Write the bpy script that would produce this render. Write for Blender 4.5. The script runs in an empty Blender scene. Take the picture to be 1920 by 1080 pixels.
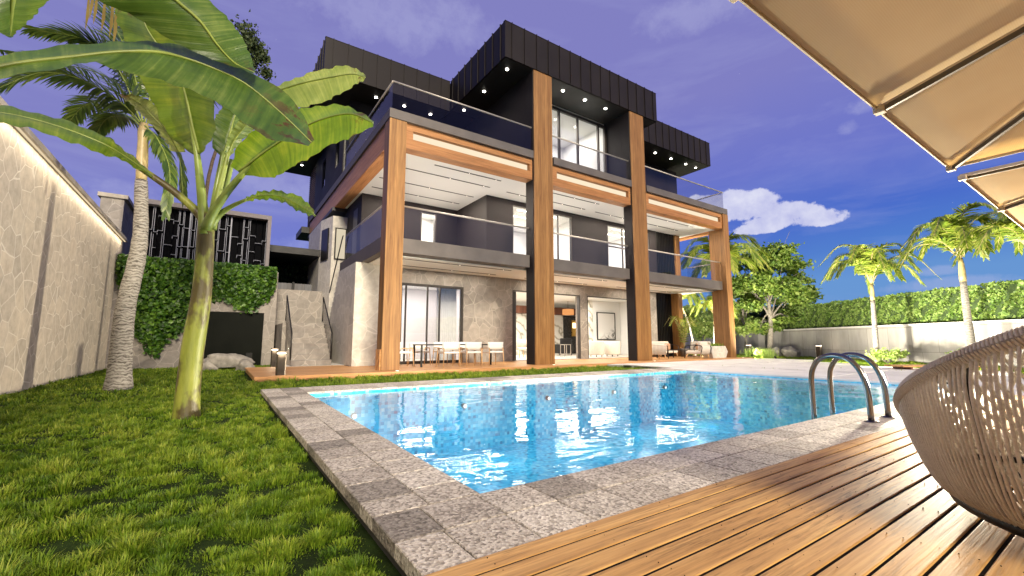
import bpy, math, random
import numpy as np
from mathutils import Vector, Matrix
random.seed(7); RNG = np.random.default_rng(11)
S = bpy.context.scene
COL = S.collection
R = math.radians

# ------------------------------------------------------------------ survey of the place (camera station and rays)
CAM_H = 0.78; FPX = 813.0
TH = math.atan(100 / FPX); AH = R(56.13)
FWH = Vector((math.cos(AH), math.sin(AH), 0)); RT = Vector((math.sin(AH), -math.cos(AH), 0))
FW = Vector((math.cos(AH) * math.cos(TH), math.sin(AH) * math.cos(TH), math.sin(TH)))
UP = RT.cross(FW)
CAM = Vector((0, 0, CAM_H))
def ray(x, y): return FW * FPX + RT * (x - 960) - UP * (y - 540)
def P(x, y, d):                       # survey point at horizontal distance d ahead of the camera station
    r = ray(x, y); return CAM + r * (d / r.dot(FWH))
def atz(x, y, z=0.0):
    r = ray(x, y); return CAM + r * ((z - CAM_H) / r.z)
def atY(x, y, Y):
    r = ray(x, y); return CAM + r * (Y / r.y)
def RF(r, f, z=0.0): return FWH * f + RT * r + Vector((0, 0, z))   # right / forward of the station

# ------------------------------------------------------------------ scene object helpers
OFF = {}
def tag(o, label=None, cat=None, group=None, kind=None):
    if label: o['label'] = label
    if cat: o['category'] = cat
    if group: o['group'] = group
    if kind: o['kind'] = kind
    return o
def thing(name, label, cat, loc=(0, 0, 0), group=None, rz=0.0):
    o = bpy.data.objects.new(name, None); COL.objects.link(o)
    o.empty_display_size = 0.2
    o.location = loc; o.rotation_euler = (0, 0, rz)
    OFF[o.name] = Vector(loc)
    return tag(o, label, cat, group)
def kids(o): return [c for c in bpy.data.objects if c.parent == o]
def copy_tree(o, parent=None):
    c = o.copy(); COL.objects.link(c)
    if parent: c.parent = parent
    for ch in kids(o): copy_tree(ch, c)
    return c

def catmull(pts, n):
    pts = [Vector(p) for p in pts]
    if len(pts) == 2: return [pts[0].lerp(pts[1], i / (n - 1)) for i in range(n)]
    out = []
    m = len(pts) - 1
    for i in range(n):
        t = i / (n - 1) * m; k = min(int(t), m - 1); u = t - k
        p1, p2 = pts[k], pts[k + 1]
        p0 = pts[k - 1] if k > 0 else p1 * 2 - p2
        p3 = pts[k + 2] if k + 2 <= m else p2 * 2 - p1
        out.append(0.5 * ((2 * p1) + (p2 - p0) * u + (2 * p0 - 5 * p1 + 4 * p2 - p3) * u * u + (3 * p1 - p0 - 3 * p2 + p3) * u ** 3))
    return out

class MB:
    def __init__(s): s.v = []; s.f = []; s.uv = []; s.m = []; s.sm = []; s.cur = 0; s.cs = False
    def face(s, ids, uv=None):
        s.f.append(tuple(ids)); s.uv.append(uv); s.m.append(s.cur); s.sm.append(s.cs)
    def poly(s, pts, uv=None):
        b = len(s.v); s.v.extend([tuple(p) for p in pts]); s.face(range(b, b + len(pts)), uv); return s
    def box(s, x0, x1, y0, y1, z0, z1):
        b = len(s.v)
        s.v.extend([(x0, y0, z0), (x1, y0, z0), (x1, y1, z0), (x0, y1, z0), (x0, y0, z1), (x1, y0, z1), (x1, y1, z1), (x0, y1, z1)])
        for q in ((0, 3, 2, 1), (4, 5, 6, 7), (0, 1, 5, 4), (1, 2, 6, 5), (2, 3, 7, 6), (3, 0, 4, 7)): s.face([b + i for i in q])
        return s
    def obox(s, c, ax, ay, az):      # oriented box: centre and three half-axis vectors
        c = Vector(c); ax = Vector(ax); ay = Vector(ay); az = Vector(az); b = len(s.v)
        for sz in (-1, 1):
            for sx, sy in ((-1, -1), (1, -1), (1, 1), (-1, 1)): s.v.append(tuple(c + ax * sx + ay * sy + az * sz))
        for q in ((0, 3, 2, 1), (4, 5, 6, 7), (0, 1, 5, 4), (1, 2, 6, 5), (2, 3, 7, 6), (3, 0, 4, 7)): s.face([b + i for i in q])
        return s
    def bar(s, p, q, w, h, up=(0, 0, 1)):
        p = Vector(p); q = Vector(q); t = (q - p); L = t.length; t.normalize()
        sd = t.cross(Vector(up))
        if sd.length < 1e-4: sd = t.cross(Vector((1, 0, 0)))
        sd.normalize(); u = sd.cross(t)
        return s.obox((p + q) / 2, t * (L / 2), sd * (w / 2), u * (h / 2))
    def prism(s, pts, d):            # polygon pts extruded by vector d
        b = len(s.v); n = len(pts); d = Vector(d)
        s.v.extend([tuple(p) for p in pts]); s.v.extend([tuple(Vector(p) + d) for p in pts])
        s.face(list(range(b + n - 1, b - 1, -1))); s.face(range(b + n, b + 2 * n))
        for i in range(n): j = (i + 1) % n; s.face((b + i, b + j, b + n + j, b + n + i))
        return s
    def tube(s, path, rad, n=8, caps=True):
        path = [Vector(p) for p in path]; m = len(path)
        if not hasattr(rad, '__len__'): rad = [rad] * m
        b = len(s.v); prev = None; old = s.cs; s.cs = True
        for i, p in enumerate(path):
            t = (path[min(i + 1, m - 1)] - path[max(i - 1, 0)])
            t.normalize()
            if prev is None:
                a = Vector((0, 0, 1)) if abs(t.z) < 0.9 else Vector((1, 0, 0))
                u = t.cross(a).normalized()
            else:
                u = prev - t * prev.dot(t)
                if u.length < 1e-5: u = t.cross(Vector((0.3, 0.5, 0.8)))
                u.normalize()
            prev = u; w = t.cross(u)
            for k in range(n):
                a = 2 * math.pi * k / n
                s.v.append(tuple(p + (u * math.cos(a) + w * math.sin(a)) * rad[i]))
        for i in range(m - 1):
            for k in range(n):
                k2 = (k + 1) % n
                s.face((b + i * n + k, b + i * n + k2, b + (i + 1) * n + k2, b + (i + 1) * n + k),
                       ((k / n, i / m), ((k + 1) / n, i / m), ((k + 1) / n, (i + 1) / m), (k / n, (i + 1) / m)))
        if caps:
            s.cs = False
            s.face([b + k for k in range(n - 1, -1, -1)]); s.face([b + (m - 1) * n + k for k in range(n)])
        s.cs = old
        return s
    def cyl(s, c, r, z0, z1, n=16, r1=None):
        return s.tube([(c[0], c[1], z0), (c[0], c[1], z1)], [r, r if r1 is None else r1], n)
    def grid(s, rows, uvs=None):     # rows: list of lists of points, joined into a smooth sheet
        b = len(s.v); m = len(rows); n = len(rows[0]); old = s.cs; s.cs = True
        for r in rows: s.v.extend([tuple(p) for p in r])
        for i in range(m - 1):
            for j in range(n - 1):
                u = None
                if uvs: u = (uvs[i][j], uvs[i][j + 1], uvs[i + 1][j + 1], uvs[i + 1][j])
                s.face((b + i * n + j, b + i * n + j + 1, b + (i + 1) * n + j + 1, b + (i + 1) * n + j), u)
        s.cs = old
        return s
    def build(s, name, mats, parent=None, bevel=0.0, smooth=None):
        off = OFF.get(parent.name, Vector()) if parent else Vector()
        me = bpy.data.meshes.new(name)
        ox, oy, oz = off
        me.from_pydata([(x - ox, y - oy, z - oz) for x, y, z in s.v], [], s.f)
        if not isinstance(mats, (list, tuple)): mats = [mats]
        for m in mats: me.materials.append(m)
        if len(mats) > 1: me.polygons.foreach_set('material_index', s.m)
        if any(u is not None for u in s.uv):
            l = me.uv_layers.new(name='UVMap'); a = []
            for f, u in zip(s.f, s.uv):
                if u is None: u = ((0, 0),) * len(f)
                for q in u: a.extend(q)
            l.data.foreach_set('uv', a)
        me.polygons.foreach_set('use_smooth', s.sm if smooth is None else [smooth] * len(s.f))
        me.update()
        o = bpy.data.objects.new(name, me); COL.objects.link(o)
        if parent: o.parent = parent
        OFF[o.name] = off
        if bevel:
            md = o.modifiers.new('bevel', 'BEVEL'); md.width = bevel; md.segments = 2; md.limit_method = 'ANGLE'; md.angle_limit = R(40)
        return o

def np_mesh(name, V, F, mat, parent=None, uv=None, col=None, flat=False):   # F: (n,k) array of equal faces
    off = OFF.get(parent.name, Vector()) if parent else Vector()
    V = np.asarray(V, dtype=np.float32) - np.array(off, dtype=np.float32)
    F = np.asarray(F, dtype=np.int32); k = F.shape[1]
    me = bpy.data.meshes.new(name)
    me.vertices.add(len(V)); me.vertices.foreach_set('co', V.ravel())
    me.loops.add(F.size); me.loops.foreach_set('vertex_index', F.ravel())
    me.polygons.add(len(F)); me.polygons.foreach_set('loop_start', np.arange(0, F.size, k, dtype=np.int32))
    if uv is not None:
        l = me.uv_layers.new(name='UVMap'); l.data.foreach_set('uv', np.asarray(uv, dtype=np.float32).ravel())
    if col is not None:
        a = me.attributes.new('tint', 'FLOAT', 'POINT'); a.data.foreach_set('value', np.asarray(col, dtype=np.float32).ravel())
    me.polygons.foreach_set('use_smooth', np.full(len(F), not flat))
    me.materials.append(mat); me.update(calc_edges=True)
    o = bpy.data.objects.new(name, me); COL.objects.link(o)
    if parent: o.parent = parent
    OFF[o.name] = off
    return o

# ------------------------------------------------------------------ materials
class NT:
    def __init__(s, name):
        s.m = bpy.data.materials.new(name); s.m.use_nodes = True; s.t = s.m.node_tree; s.n = s.t.nodes
        s.n.clear(); s.out = s.n.new('ShaderNodeOutputMaterial')
    def add(s, typ, **kw):
        nd = s.n.new(typ)
        for k, v in kw.items():
            if k.startswith('i_'):
                key = k[2:].replace('_', ' ')
                nd.inputs[key].default_value = v
            else: setattr(nd, k, v)
        return nd
    def lk(s, a, b): s.t.links.new(a, b)
    def coord(s, scale=(1, 1, 1), kind='Object', loc=(0, 0, 0), rot=(0, 0, 0)):
        tc = s.add('ShaderNodeTexCoord'); mp = s.add('ShaderNodeMapping')
        mp.inputs['Scale'].default_value = scale; mp.inputs['Location'].default_value = loc; mp.inputs['Rotation'].default_value = rot
        s.lk(tc.outputs[kind], mp.inputs['Vector']); return mp.outputs['Vector']
    def noise(s, vec, scale, detail=4.0, rough=0.55, dist=0.0):
        nd = s.add('ShaderNodeTexNoise'); nd.inputs['Scale'].default_value = scale; nd.inputs['Detail'].default_value = detail
        nd.inputs['Roughness'].default_value = rough; nd.inputs['Distortion'].default_value = dist
        s.lk(vec, nd.inputs['Vector']); return nd.outputs['Fac']
    def ramp(s, fac, stops, interp='LINEAR'):
        nd = s.add('ShaderNodeValToRGB'); cr = nd.color_ramp; cr.interpolation = interp
        while len(cr.elements) < len(stops): cr.elements.new(0.5)
        for e, (p, c) in zip(cr.elements, stops):
            e.position = p; e.color = (c[0], c[1], c[2], 1) if hasattr(c, '__len__') else (c, c, c, 1)
        s.lk(fac, nd.inputs['Fac']); return nd.outputs['Color']
    def mix(s, fac, a, b, mode='MIX'):
        nd = s.add('ShaderNodeMix', data_type='RGBA', blend_type=mode)
        if isinstance(fac, (int, float)): nd.inputs[0].default_value = fac
        else: s.lk(fac, nd.inputs[0])
        for i, x in ((6, a), (7, b)):
            if isinstance(x, tuple): nd.inputs[i].default_value = (x[0], x[1], x[2], 1)
            else: s.lk(x, nd.inputs[i])
        return nd.outputs[2]
    def math(s, op, a, b=0.0, c=None):
        nd = s.add('ShaderNodeMath', operation=op)
        for i, x in enumerate((a, b) if c is None else (a, b, c)):
            if isinstance(x, (int, float)): nd.inputs[i].default_value = x
            else: s.lk(x, nd.inputs[i])
        return nd.outputs[0]
    def bump(s, h, strength=0.3, dist=0.02):
        nd = s.add('ShaderNodeBump'); nd.inputs['Strength'].default_value = strength; nd.inputs['Distance'].default_value = dist
        s.lk(h, nd.inputs['Height']); return nd.outputs['Normal']
    def pbsdf(s, col, rough=0.5, metal=0.0, normal=None, spec=0.5, emit=None, estr=0.0):
        nd = s.add('ShaderNodeBsdfPrincipled')
        for key, x in (('Base Color', col), ('Roughness', rough), ('Metallic', metal)):
            if isinstance(x, tuple): nd.inputs[key].default_value = (x[0], x[1], x[2], 1)
            elif isinstance(x, (int, float)): nd.inputs[key].default_value = x
            else: s.lk(x, nd.inputs[key])
        nd.inputs['Specular IOR Level'].default_value = spec
        if normal is not None: s.lk(normal, nd.inputs['Normal'])
        if emit: nd.inputs['Emission Color'].default_value = (*emit, 1); nd.inputs['Emission Strength'].default_value = estr
        return nd.outputs[0]
    def done(s, sh):
        s.lk(sh, s.out.inputs['Surface']); return s.m

def m_plain(name, col, rough=0.5, metal=0.0, var=0.12, scale=3.0, bump=0.05, spec=0.5, fine=60.0):
    t = NT(name); v = t.coord()
    n = t.noise(v, scale, 5.0); f = t.noise(v, fine, 2.0)
    a = tuple(c * (1 - var) for c in col); b = tuple(min(1, c * (1 + var)) for c in col)
    c = t.ramp(n, [(0.3, a), (0.7, b)])
    rg = t.math('MULTIPLY_ADD', n, 0.2, rough - 0.1)
    return t.done(t.pbsdf(c, rg, metal, t.bump(f, bump, 0.01), spec))

def m_stone(name, stone, joint, scale=1.5, var=0.18, jw=0.022):
    t = NT(name); v0 = t.coord()
    wn = t.add('ShaderNodeTexNoise'); wn.inputs['Scale'].default_value = 1.3; wn.inputs['Detail'].default_value = 3
    t.lk(v0, wn.inputs['Vector'])
    v = t.mix(0.10, v0, wn.outputs['Color'], 'ADD')
    e = t.add('ShaderNodeTexVoronoi', feature='DISTANCE_TO_EDGE'); e.inputs['Scale'].default_value = scale; t.lk(v, e.inputs['Vector'])
    c = t.add('ShaderNodeTexVoronoi', feature='F1'); c.inputs['Scale'].default_value = scale; t.lk(v, c.inputs['Vector'])
    e2 = t.add('ShaderNodeTexVoronoi', feature='DISTANCE_TO_EDGE'); e2.inputs['Scale'].default_value = scale * 2.1; t.lk(v, e2.inputs['Vector'])
    sep = t.add('ShaderNodeSeparateColor'); t.lk(c.outputs['Color'], sep.inputs[0])
    cell = t.ramp(sep.outputs[0], [(0, tuple(x * (1 - var) for x in stone)), (0.5, stone), (1, (stone[0] * (1 + var), stone[1] * (1 + var * .9), stone[2] * (1 + var * .7)))])
    n = t.noise(v0, 5.0, 8.0, 0.65)
    cell = t.mix(0.38, cell, t.ramp(n, [(0.3, 0.25), (0.7, 0.75)]), 'OVERLAY')
    jn = t.noise(v0, 3.0, 2.0)
    jd = t.math('SUBTRACT', e.outputs['Distance'], t.math('MULTIPLY', jn, jw))
    j = t.ramp(jd, [(0.0, 1.0), (jw * 1.1, 0.0)])
    j2 = t.math('MULTIPLY', t.ramp(e2.outputs['Distance'], [(0.0, 1.0), (0.016, 0.0)]), t.ramp(jn, [(0.48, 0.0), (0.6, 0.6)]))
    jj = t.math('MAXIMUM', j, j2)
    col = t.mix(jj, cell, joint)
    h = t.math('ADD', t.math('MULTIPLY', n, 0.5), t.math('MULTIPLY', jj, -0.35))
    return t.done(t.pbsdf(col, 0.8, 0, t.bump(h, 0.45, 0.02), 0.25))

def m_wood(name, c0, c1, c2, axis=2, plank=0.14, rough=0.5, coord='Object', pl_axis=None, dirt=0.0, gs=1.0):
    t = NT(name); sc = [9.0 * gs] * 3; sc[axis] = 0.5 * gs
    v = t.coord(tuple(sc), coord)
    n = t.noise(v, 1.6, 6.0, 0.62, 0.6)
    fine = [70.0] * 3; fine[axis] = 1.6
    f = t.noise(t.coord(tuple(fine), coord), 1.0, 3.0)
    col = t.ramp(n, [(0.25, c0), (0.5, c1), (0.75, c2)])
    col = t.mix(0.35, col, t.ramp(f, [(0.3, 0.2), (0.7, 0.8)]), 'OVERLAY')
    kv = [4.5] * 3; kv[axis] = 1.1
    kn = t.add('ShaderNodeTexVoronoi', feature='F1'); kn.inputs['Scale'].default_value = 0.45
    t.lk(t.coord(tuple(kv), coord), kn.inputs['Vector'])
    k = t.ramp(kn.outputs['Distance'], [(0.0, 1.0), (0.05, 0.0)])
    col = t.mix(t.math('MULTIPLY', k, 0.6), col, tuple(x * 0.35 for x in c0))
    if dirt:
        d = t.noise(t.coord((3, 3, 3) if axis == 2 else (1.2, 5, 3), coord), 1.0, 5.0, 0.7)
        fs = t.noise(t.coord((5, 75, 20), coord), 1.0, 4.0, 0.65)
        stk = t.math('MULTIPLY', t.ramp(fs, [(0.50, 0.0), (0.62, 1.0)]), t.ramp(d, [(0.42, 0.12), (0.62, 1.0)]))
        col = t.mix(t.math('MULTIPLY', stk, dirt), col, tuple(x * 0.38 for x in c0))
        col = t.mix(t.math('MULTIPLY', t.ramp(d, [(0.55, 0.0), (0.75, 1.0)]), dirt * .45), col, tuple(x * 0.55 for x in c0))
    if plank and axis != 1 and not dirt:
        sx = t.add('ShaderNodeSeparateXYZ'); t.lk(t.coord((1, 1, 1), coord), sx.inputs[0])
        q = t.math('DIVIDE', t.math('ADD', sx.outputs[0], sx.outputs[1]) if axis == 2 else t.math('ADD', sx.outputs[2], sx.outputs[1]), plank)
        wn = t.add('ShaderNodeTexWhiteNoise', noise_dimensions='1D'); t.lk(t.math('FLOOR', q), wn.inputs['W'])
        col = t.mix(0.8, col, t.ramp(wn.outputs['Value'], [(0, (.40, .37, .35)), (1, (.60, .61, .62))]), 'OVERLAY')
        fr = t.math('FRACT', q); ln = t.math('LESS_THAN', fr, 0.02)
        col = t.mix(t.math('MULTIPLY', ln, 0.55), col, tuple(x * 0.3 for x in c0))
    return t.done(t.pbsdf(col, rough, 0, t.bump(f, 0.25, 0.004), 0.35))

def m_glass(name, tint=(0.9, 0.92, 0.95), refl=0.9, bias=0.03):
    t = NT(name)
    tr = t.add('ShaderNodeBsdfTransparent'); tr.inputs['Color'].default_value = (*tint, 1)
    gl = t.add('ShaderNodeBsdfGlossy'); gl.inputs['Roughness'].default_value = 0.02; gl.inputs['Color'].default_value = (refl, refl, refl, 1)
    fr = t.add('ShaderNodeFresnel'); ge = t.add('ShaderNodeNewGeometry')
    t.lk(t.math('MULTIPLY_ADD', ge.outputs['Backfacing'], 1 / 1.5 - 1.5, 1.5), fr.inputs['IOR'])
    mx = t.add('ShaderNodeMixShader'); t.lk(t.math('ADD', fr.outputs[0], bias), mx.inputs[0]); t.lk(tr.outputs[0], mx.inputs[1]); t.lk(gl.outputs[0], mx.inputs[2])
    return t.done(mx.outputs[0])

def m_emit(name, col, strength):
    t = NT(name); e = t.add('ShaderNodeEmission'); e.inputs['Color'].default_value = (*col, 1); e.inputs['Strength'].default_value = strength
    return t.done(e.outputs[0])

def m_leaf(name, c_dark, c_mid, c_light, trans=0.45, rough=0.45, scale=2.0, spec=0.4):
    t = NT(name); v = t.coord()
    n = t.noise(v, scale, 3.0)
    a = t.add('ShaderNodeAttribute', attribute_name='tint')
    f = t.math('MULTIPLY_ADD', n, 0.5, t.math('MULTIPLY', a.outputs['Fac'], 0.6))
    col = t.ramp(f, [(0.15, c_dark), (0.5, c_mid), (0.85, c_light)])
    p = t.pbsdf(col, rough, 0, None, spec)
    tl = t.add('ShaderNodeBsdfTranslucent'); t.lk(t.mix(1.0, col, (1.15, 1.1, 0.5), 'MULTIPLY'), tl.inputs['Color'])
    mx = t.add('ShaderNodeMixShader'); mx.inputs[0].default_value = trans; t.lk(p, mx.inputs[1]); t.lk(tl.outputs[0], mx.inputs[2])
    return t.done(mx.outputs[0])

def m_banana(name, c0, c1, c2, trans=0.5):
    t = NT(name)
    uv = t.coord((1, 1, 1), 'UV'); sp = t.add('ShaderNodeSeparateXYZ'); t.lk(uv, sp.inputs[0])
    st = t.noise(t.coord((55, 0.7, 1), 'UV'), 1.0, 3.0, 0.6)
    bl = t.noise(t.coord((3, 3, 3)), 1.0, 5.0, 0.6)
    col = t.ramp(t.math('ADD', t.math('MULTIPLY', st, 0.45), t.math('MULTIPLY', bl, 0.55)), [(0.32, c0), (0.5, c1), (0.68, c2)])
    ed = t.math('ABSOLUTE', t.math('SUBTRACT', sp.outputs[1], 0.5))
    edn = t.math('ADD', ed, t.math('MULTIPLY', bl, 0.03))
    col = t.mix(t.ramp(edn, [(0.505, 0.0), (0.525, 0.6)]), col, (0.10, 0.055, 0.015))
    spots = t.noise(t.coord((6, 6, 6)), 1.0, 6.0, 0.7)
    tipm = t.math('MULTIPLY', t.ramp(sp.outputs[0], [(0.78, 0.0), (0.92, 1.0)]), t.ramp(spots, [(0.52, 0.0), (0.58, 1.0)]))
    col = t.mix(tipm, col, (0.07, 0.03, 0.008))
    nm = t.bump(st, 0.4, 0.01)
    p = t.pbsdf(col, 0.38, 0, nm, 0.5)
    tl = t.add('ShaderNodeBsdfTranslucent'); t.lk(t.mix(1.0, col, (1.25, 1.2, 0.35), 'MULTIPLY'), tl.inputs['Color'])
    mx = t.add('ShaderNodeMixShader'); mx.inputs[0].default_value = trans; t.lk(p, mx.inputs[1]); t.lk(tl.outputs[0], mx.inputs[2])
    return t.done(mx.outputs[0])

def m_granite(name):
    t = NT(name); v = t.coord()
    a = t.add('ShaderNodeAttribute', attribute_name='tint')
    sp = t.add('ShaderNodeTexVoronoi', feature='F1'); sp.inputs['Scale'].default_value = 75.0; t.lk(v, sp.inputs['Vector'])
    sep = t.add('ShaderNodeSeparateColor'); t.lk(sp.outputs['Color'], sep.inputs[0])
    n = t.noise(v, 26.0, 6.0, 0.7); n2 = t.noise(v, 3.0, 4.0)
    g = t.math('ADD', t.math('MULTIPLY', sep.outputs[0], 0.55), t.math('MULTIPLY', n, 0.5))
    col = t.ramp(g, [(0.2, (0.13, 0.118, 0.104)), (0.42, (0.34, 0.315, 0.28)), (0.62, (0.48, 0.452, 0.41)), (0.85, (0.62, 0.595, 0.55))])
    col = t.mix(0.35, col, t.ramp(n2, [(0.3, 0.35), (0.7, 0.65)]), 'OVERLAY')
    tint = t.ramp(a.outputs['Fac'], [(0.0, (0.52, 0.49, 0.455)), (0.2, (0.86, 0.81, 0.75)), (0.5, (1.08, 1.03, 0.96)), (1.0, (1.30, 1.26, 1.19))])
    col = t.mix(1.0, col, tint, 'MULTIPLY')
    h = t.math('ADD', t.math('MULTIPLY', n, 0.8), t.math('MULTIPLY', sp.outputs['Distance'], 0.5))
    return t.done(t.pbsdf(col, 0.7, 0, t.bump(h, 0.7, 0.012), 0.35))
# ------------------------------------------------------------------ material library
M = {}
M['stone'] = m_stone('crazy_stone', (0.27, 0.243, 0.22), (0.38, 0.347, 0.31), 2.3, 0.14, 0.014)
M['stone_white'] = m_stone('pale_stone', (0.52, 0.49, 0.44), (0.62, 0.585, 0.53), 1.6, 0.08, 0.016)
M['stone_wall'] = m_stone('garden_wall_stone', (0.47, 0.41, 0.335), (0.64, 0.585, 0.50), 2.5, 0.11, 0.018)
M['coping'] = m_plain('wall_coping_stone', (0.36, 0.32, 0.27), 0.7, 0, 0.3, 2.5, 0.4)
M['wood_v'] = m_wood('column_timber', (0.135, 0.058, 0.017), (0.235, 0.115, 0.035), (0.325, 0.175, 0.06), 2)
M['wood_x'] = m_wood('beam_timber', (0.20, 0.082, 0.026), (0.33, 0.15, 0.052), (0.43, 0.21, 0.08), 0)
M['wood_y'] = m_wood('side_beam_timber', (0.28, 0.11, 0.04), (0.44, 0.20, 0.075), (0.56, 0.28, 0.115), 1)
M['terrace'] = m_wood('terrace_timber', (0.42, 0.20, 0.075), (0.56, 0.30, 0.12), (0.66, 0.39, 0.17), 0)
M['deckwood'] = m_wood('deck_timber', (0.34, 0.17, 0.05), (0.54, 0.30, 0.098), (0.64, 0.39, 0.142), 0, dirt=0.75, rough=0.6, gs=1.6)
M['dark'] = m_plain('charcoal_render', (0.0165, 0.0132, 0.0142), 0.6, 0, 0.15, 1.5, 0.1, 0.15)
M['fascia'] = m_plain('charcoal_metal_cladding', (0.0145, 0.0112, 0.0112), 0.5, 0.0, 0.15, 1.2, 0.03, 0.15)
M['slab'] = m_plain('brown_grey_slab', (0.095, 0.08, 0.072), 0.6, 0, 0.2, 1.8, 0.15)
M['soffit'] = m_plain('black_soffit', (0.016, 0.015, 0.014), 0.5, 0, 0.1)
M['white'] = m_plain('white_plaster', (0.80, 0.80, 0.775), 0.7, 0, 0.02, 1.0, 0.02)
M['lilac'] = m_plain('pale_plaster', (0.66, 0.63, 0.64), 0.7, 0, 0.02, 1.0, 0.02)
M['frame'] = m_plain('dark_bronze_frame', (0.045, 0.038, 0.033), 0.4, 0.3, 0.1)
M['black'] = m_plain('black_metal', (0.014, 0.013, 0.013), 0.35, 0.4, 0.1)
M['steel'] = m_plain('brushed_rail', (0.40, 0.36, 0.32), 0.45, 0.4, 0.1)
M['chrome'] = m_plain('polished_dark_steel', (0.20, 0.19, 0.185), 0.16, 1.0, 0.08, 4.0, 0.02)
M['glass'] = m_glass('clear_glass', (0.93, 0.94, 0.96))
M['rail_glass'] = m_glass('railing_glass', (0.93, 0.925, 0.945), 0.42, 0.0)
M['curtain'] = m_plain('white_curtain', (0.78, 0.77, 0.74), 0.8, 0, 0.05, 8.0, 0.2)
M['led'] = m_emit('warm_led', (1.0, 0.84, 0.60), 0.62)
M['spot'] = m_emit('downlight_glow', (1.0, 0.93, 0.8), 22.0)
M['slotdot'] = m_emit('slot_spot_glow', (1.0, 0.93, 0.82), 5.0)
M['roomfloor'] = m_plain('room_floor', (0.55, 0.50, 0.44), 0.3, 0, 0.08)
M['panel_black'] = m_plain('black_glass_panel', (0.006, 0.007, 0.005), 0.4, 0, 0.1, spec=0.06)
M['lattice'] = m_plain('lattice_metal', (0.17, 0.175, 0.22), 0.4, 0.2, 0.1)
M['lilac_frame'] = m_plain('screen_frame_stone', (0.15, 0.13, 0.135), 0.6, 0, 0.1)
M['fence'] = m_wood('grey_fence_board', (0.075, 0.075, 0.085), (0.115, 0.115, 0.13), (0.15, 0.15, 0.165), 2)
M['rock'] = m_plain('garden_rock', (0.27, 0.25, 0.22), 0.85, 0, 0.35, 5.0, 0.9, 0.2, 25.0)
M['soil'] = m_plain('lawn_soil', (0.016, 0.030, 0.005), 0.95, 0, 0.5, 6.0, 0.6, 0.1)
M['pave'] = m_plain('pale_paving', (0.62, 0.595, 0.56), 0.65, 0, 0.12, 1.4, 0.15)
M['plaster_edge'] = m_plain('pool_plinth', (0.05, 0.048, 0.045), 0.8, 0, 0.3)
M['marble'] = None
M['granite'] = m_granite('flamed_granite')
M['bollard'] = m_plain('bronze_bollard', (0.075, 0.06, 0.047), 0.35, 0.6, 0.2, 6.0, 0.05)
M['bollard_lamp'] = m_emit('bollard_lamp', (1.0, 0.86, 0.66), 3.5)

def m_marble(name):
    t = NT(name); v = t.coord()
    w = t.add('ShaderNodeTexWave', wave_type='BANDS', bands_direction='DIAGONAL'); w.inputs['Scale'].default_value = 0.9
    w.inputs['Distortion'].default_value = 9.0; w.inputs['Detail'].default_value = 4.0; w.inputs['Detail Scale'].default_value = 1.6
    t.lk(v, w.inputs['Vector'])
    c = t.ramp(w.outputs['Fac'], [(0.0, (0.36, 0.34, 0.27)), (0.16, (0.60, 0.57, 0.49)), (0.5, (0.74, 0.71, 0.64)), (1, (0.78, 0.76, 0.7))])
    return t.done(t.pbsdf(c, 0.25))
M['marble'] = m_marble('veined_marble')

def m_panelwall(name):                      # pale board-marked concrete with joint lines
    t = NT(name); tc = t.add('ShaderNodeTexCoord')
    b = t.add('ShaderNodeTexBrick'); b.offset = 0.37; b.squash = 1.0
    b.inputs['Color1'].default_value = (0.32, 0.305, 0.285, 1); b.inputs['Color2'].default_value = (0.40, 0.38, 0.355, 1)
    b.inputs['Mortar'].default_value = (0.17, 0.16, 0.15, 1); b.inputs['Scale'].default_value = 1.0
    b.inputs['Mortar Size'].default_value = 0.008; b.inputs['Brick Width'].default_value = 1.15; b.inputs['Row Height'].default_value = 1.05
    t.lk(t.coord((1, 1, 1), 'UV', (0, .42, 0)), b.inputs['Vector'])
    n = t.noise(t.coord((0.9, 0.9, 0.25)), 1.2, 6.0, 0.65)
    c = t.mix(0.75, b.outputs['Color'], t.ramp(n, [(0.28, 0.3), (0.72, 0.7)]), 'OVERLAY')
    f = t.noise(t.coord(), 30.0, 4.0)
    return t.done(t.pbsdf(c, 0.8, 0, t.bump(f, 0.15, 0.01), 0.25))
M['panelwall'] = m_panelwall('concrete_boundary')

def m_tiles(name):                          # pool mosaic
    t = NT(name); v = t.coord((1, 1, 1), 'Object', (0.0137, 0.0137, 0.0137))
    sn = t.add('ShaderNodeVectorMath', operation='SNAP'); sn.inputs[1].default_value = (0.055, 0.055, 0.055); t.lk(v, sn.inputs[0])
    wn = t.add('ShaderNodeTexWhiteNoise', noise_dimensions='3D'); t.lk(sn.outputs[0], wn.inputs['Vector'])
    c = t.ramp(wn.outputs['Value'], [(0, (0.01, 0.24, 0.42)), (0.10, (0.03, 0.46, 0.68)), (0.45, (0.06, 0.60, 0.82)), (0.8, (0.12, 0.70, 0.87)), (1, (0.34, 0.82, 0.90))])
    return t.done(t.pbsdf(c, 0.3))
M['mosaic'] = m_tiles('pool_mosaic')

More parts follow.
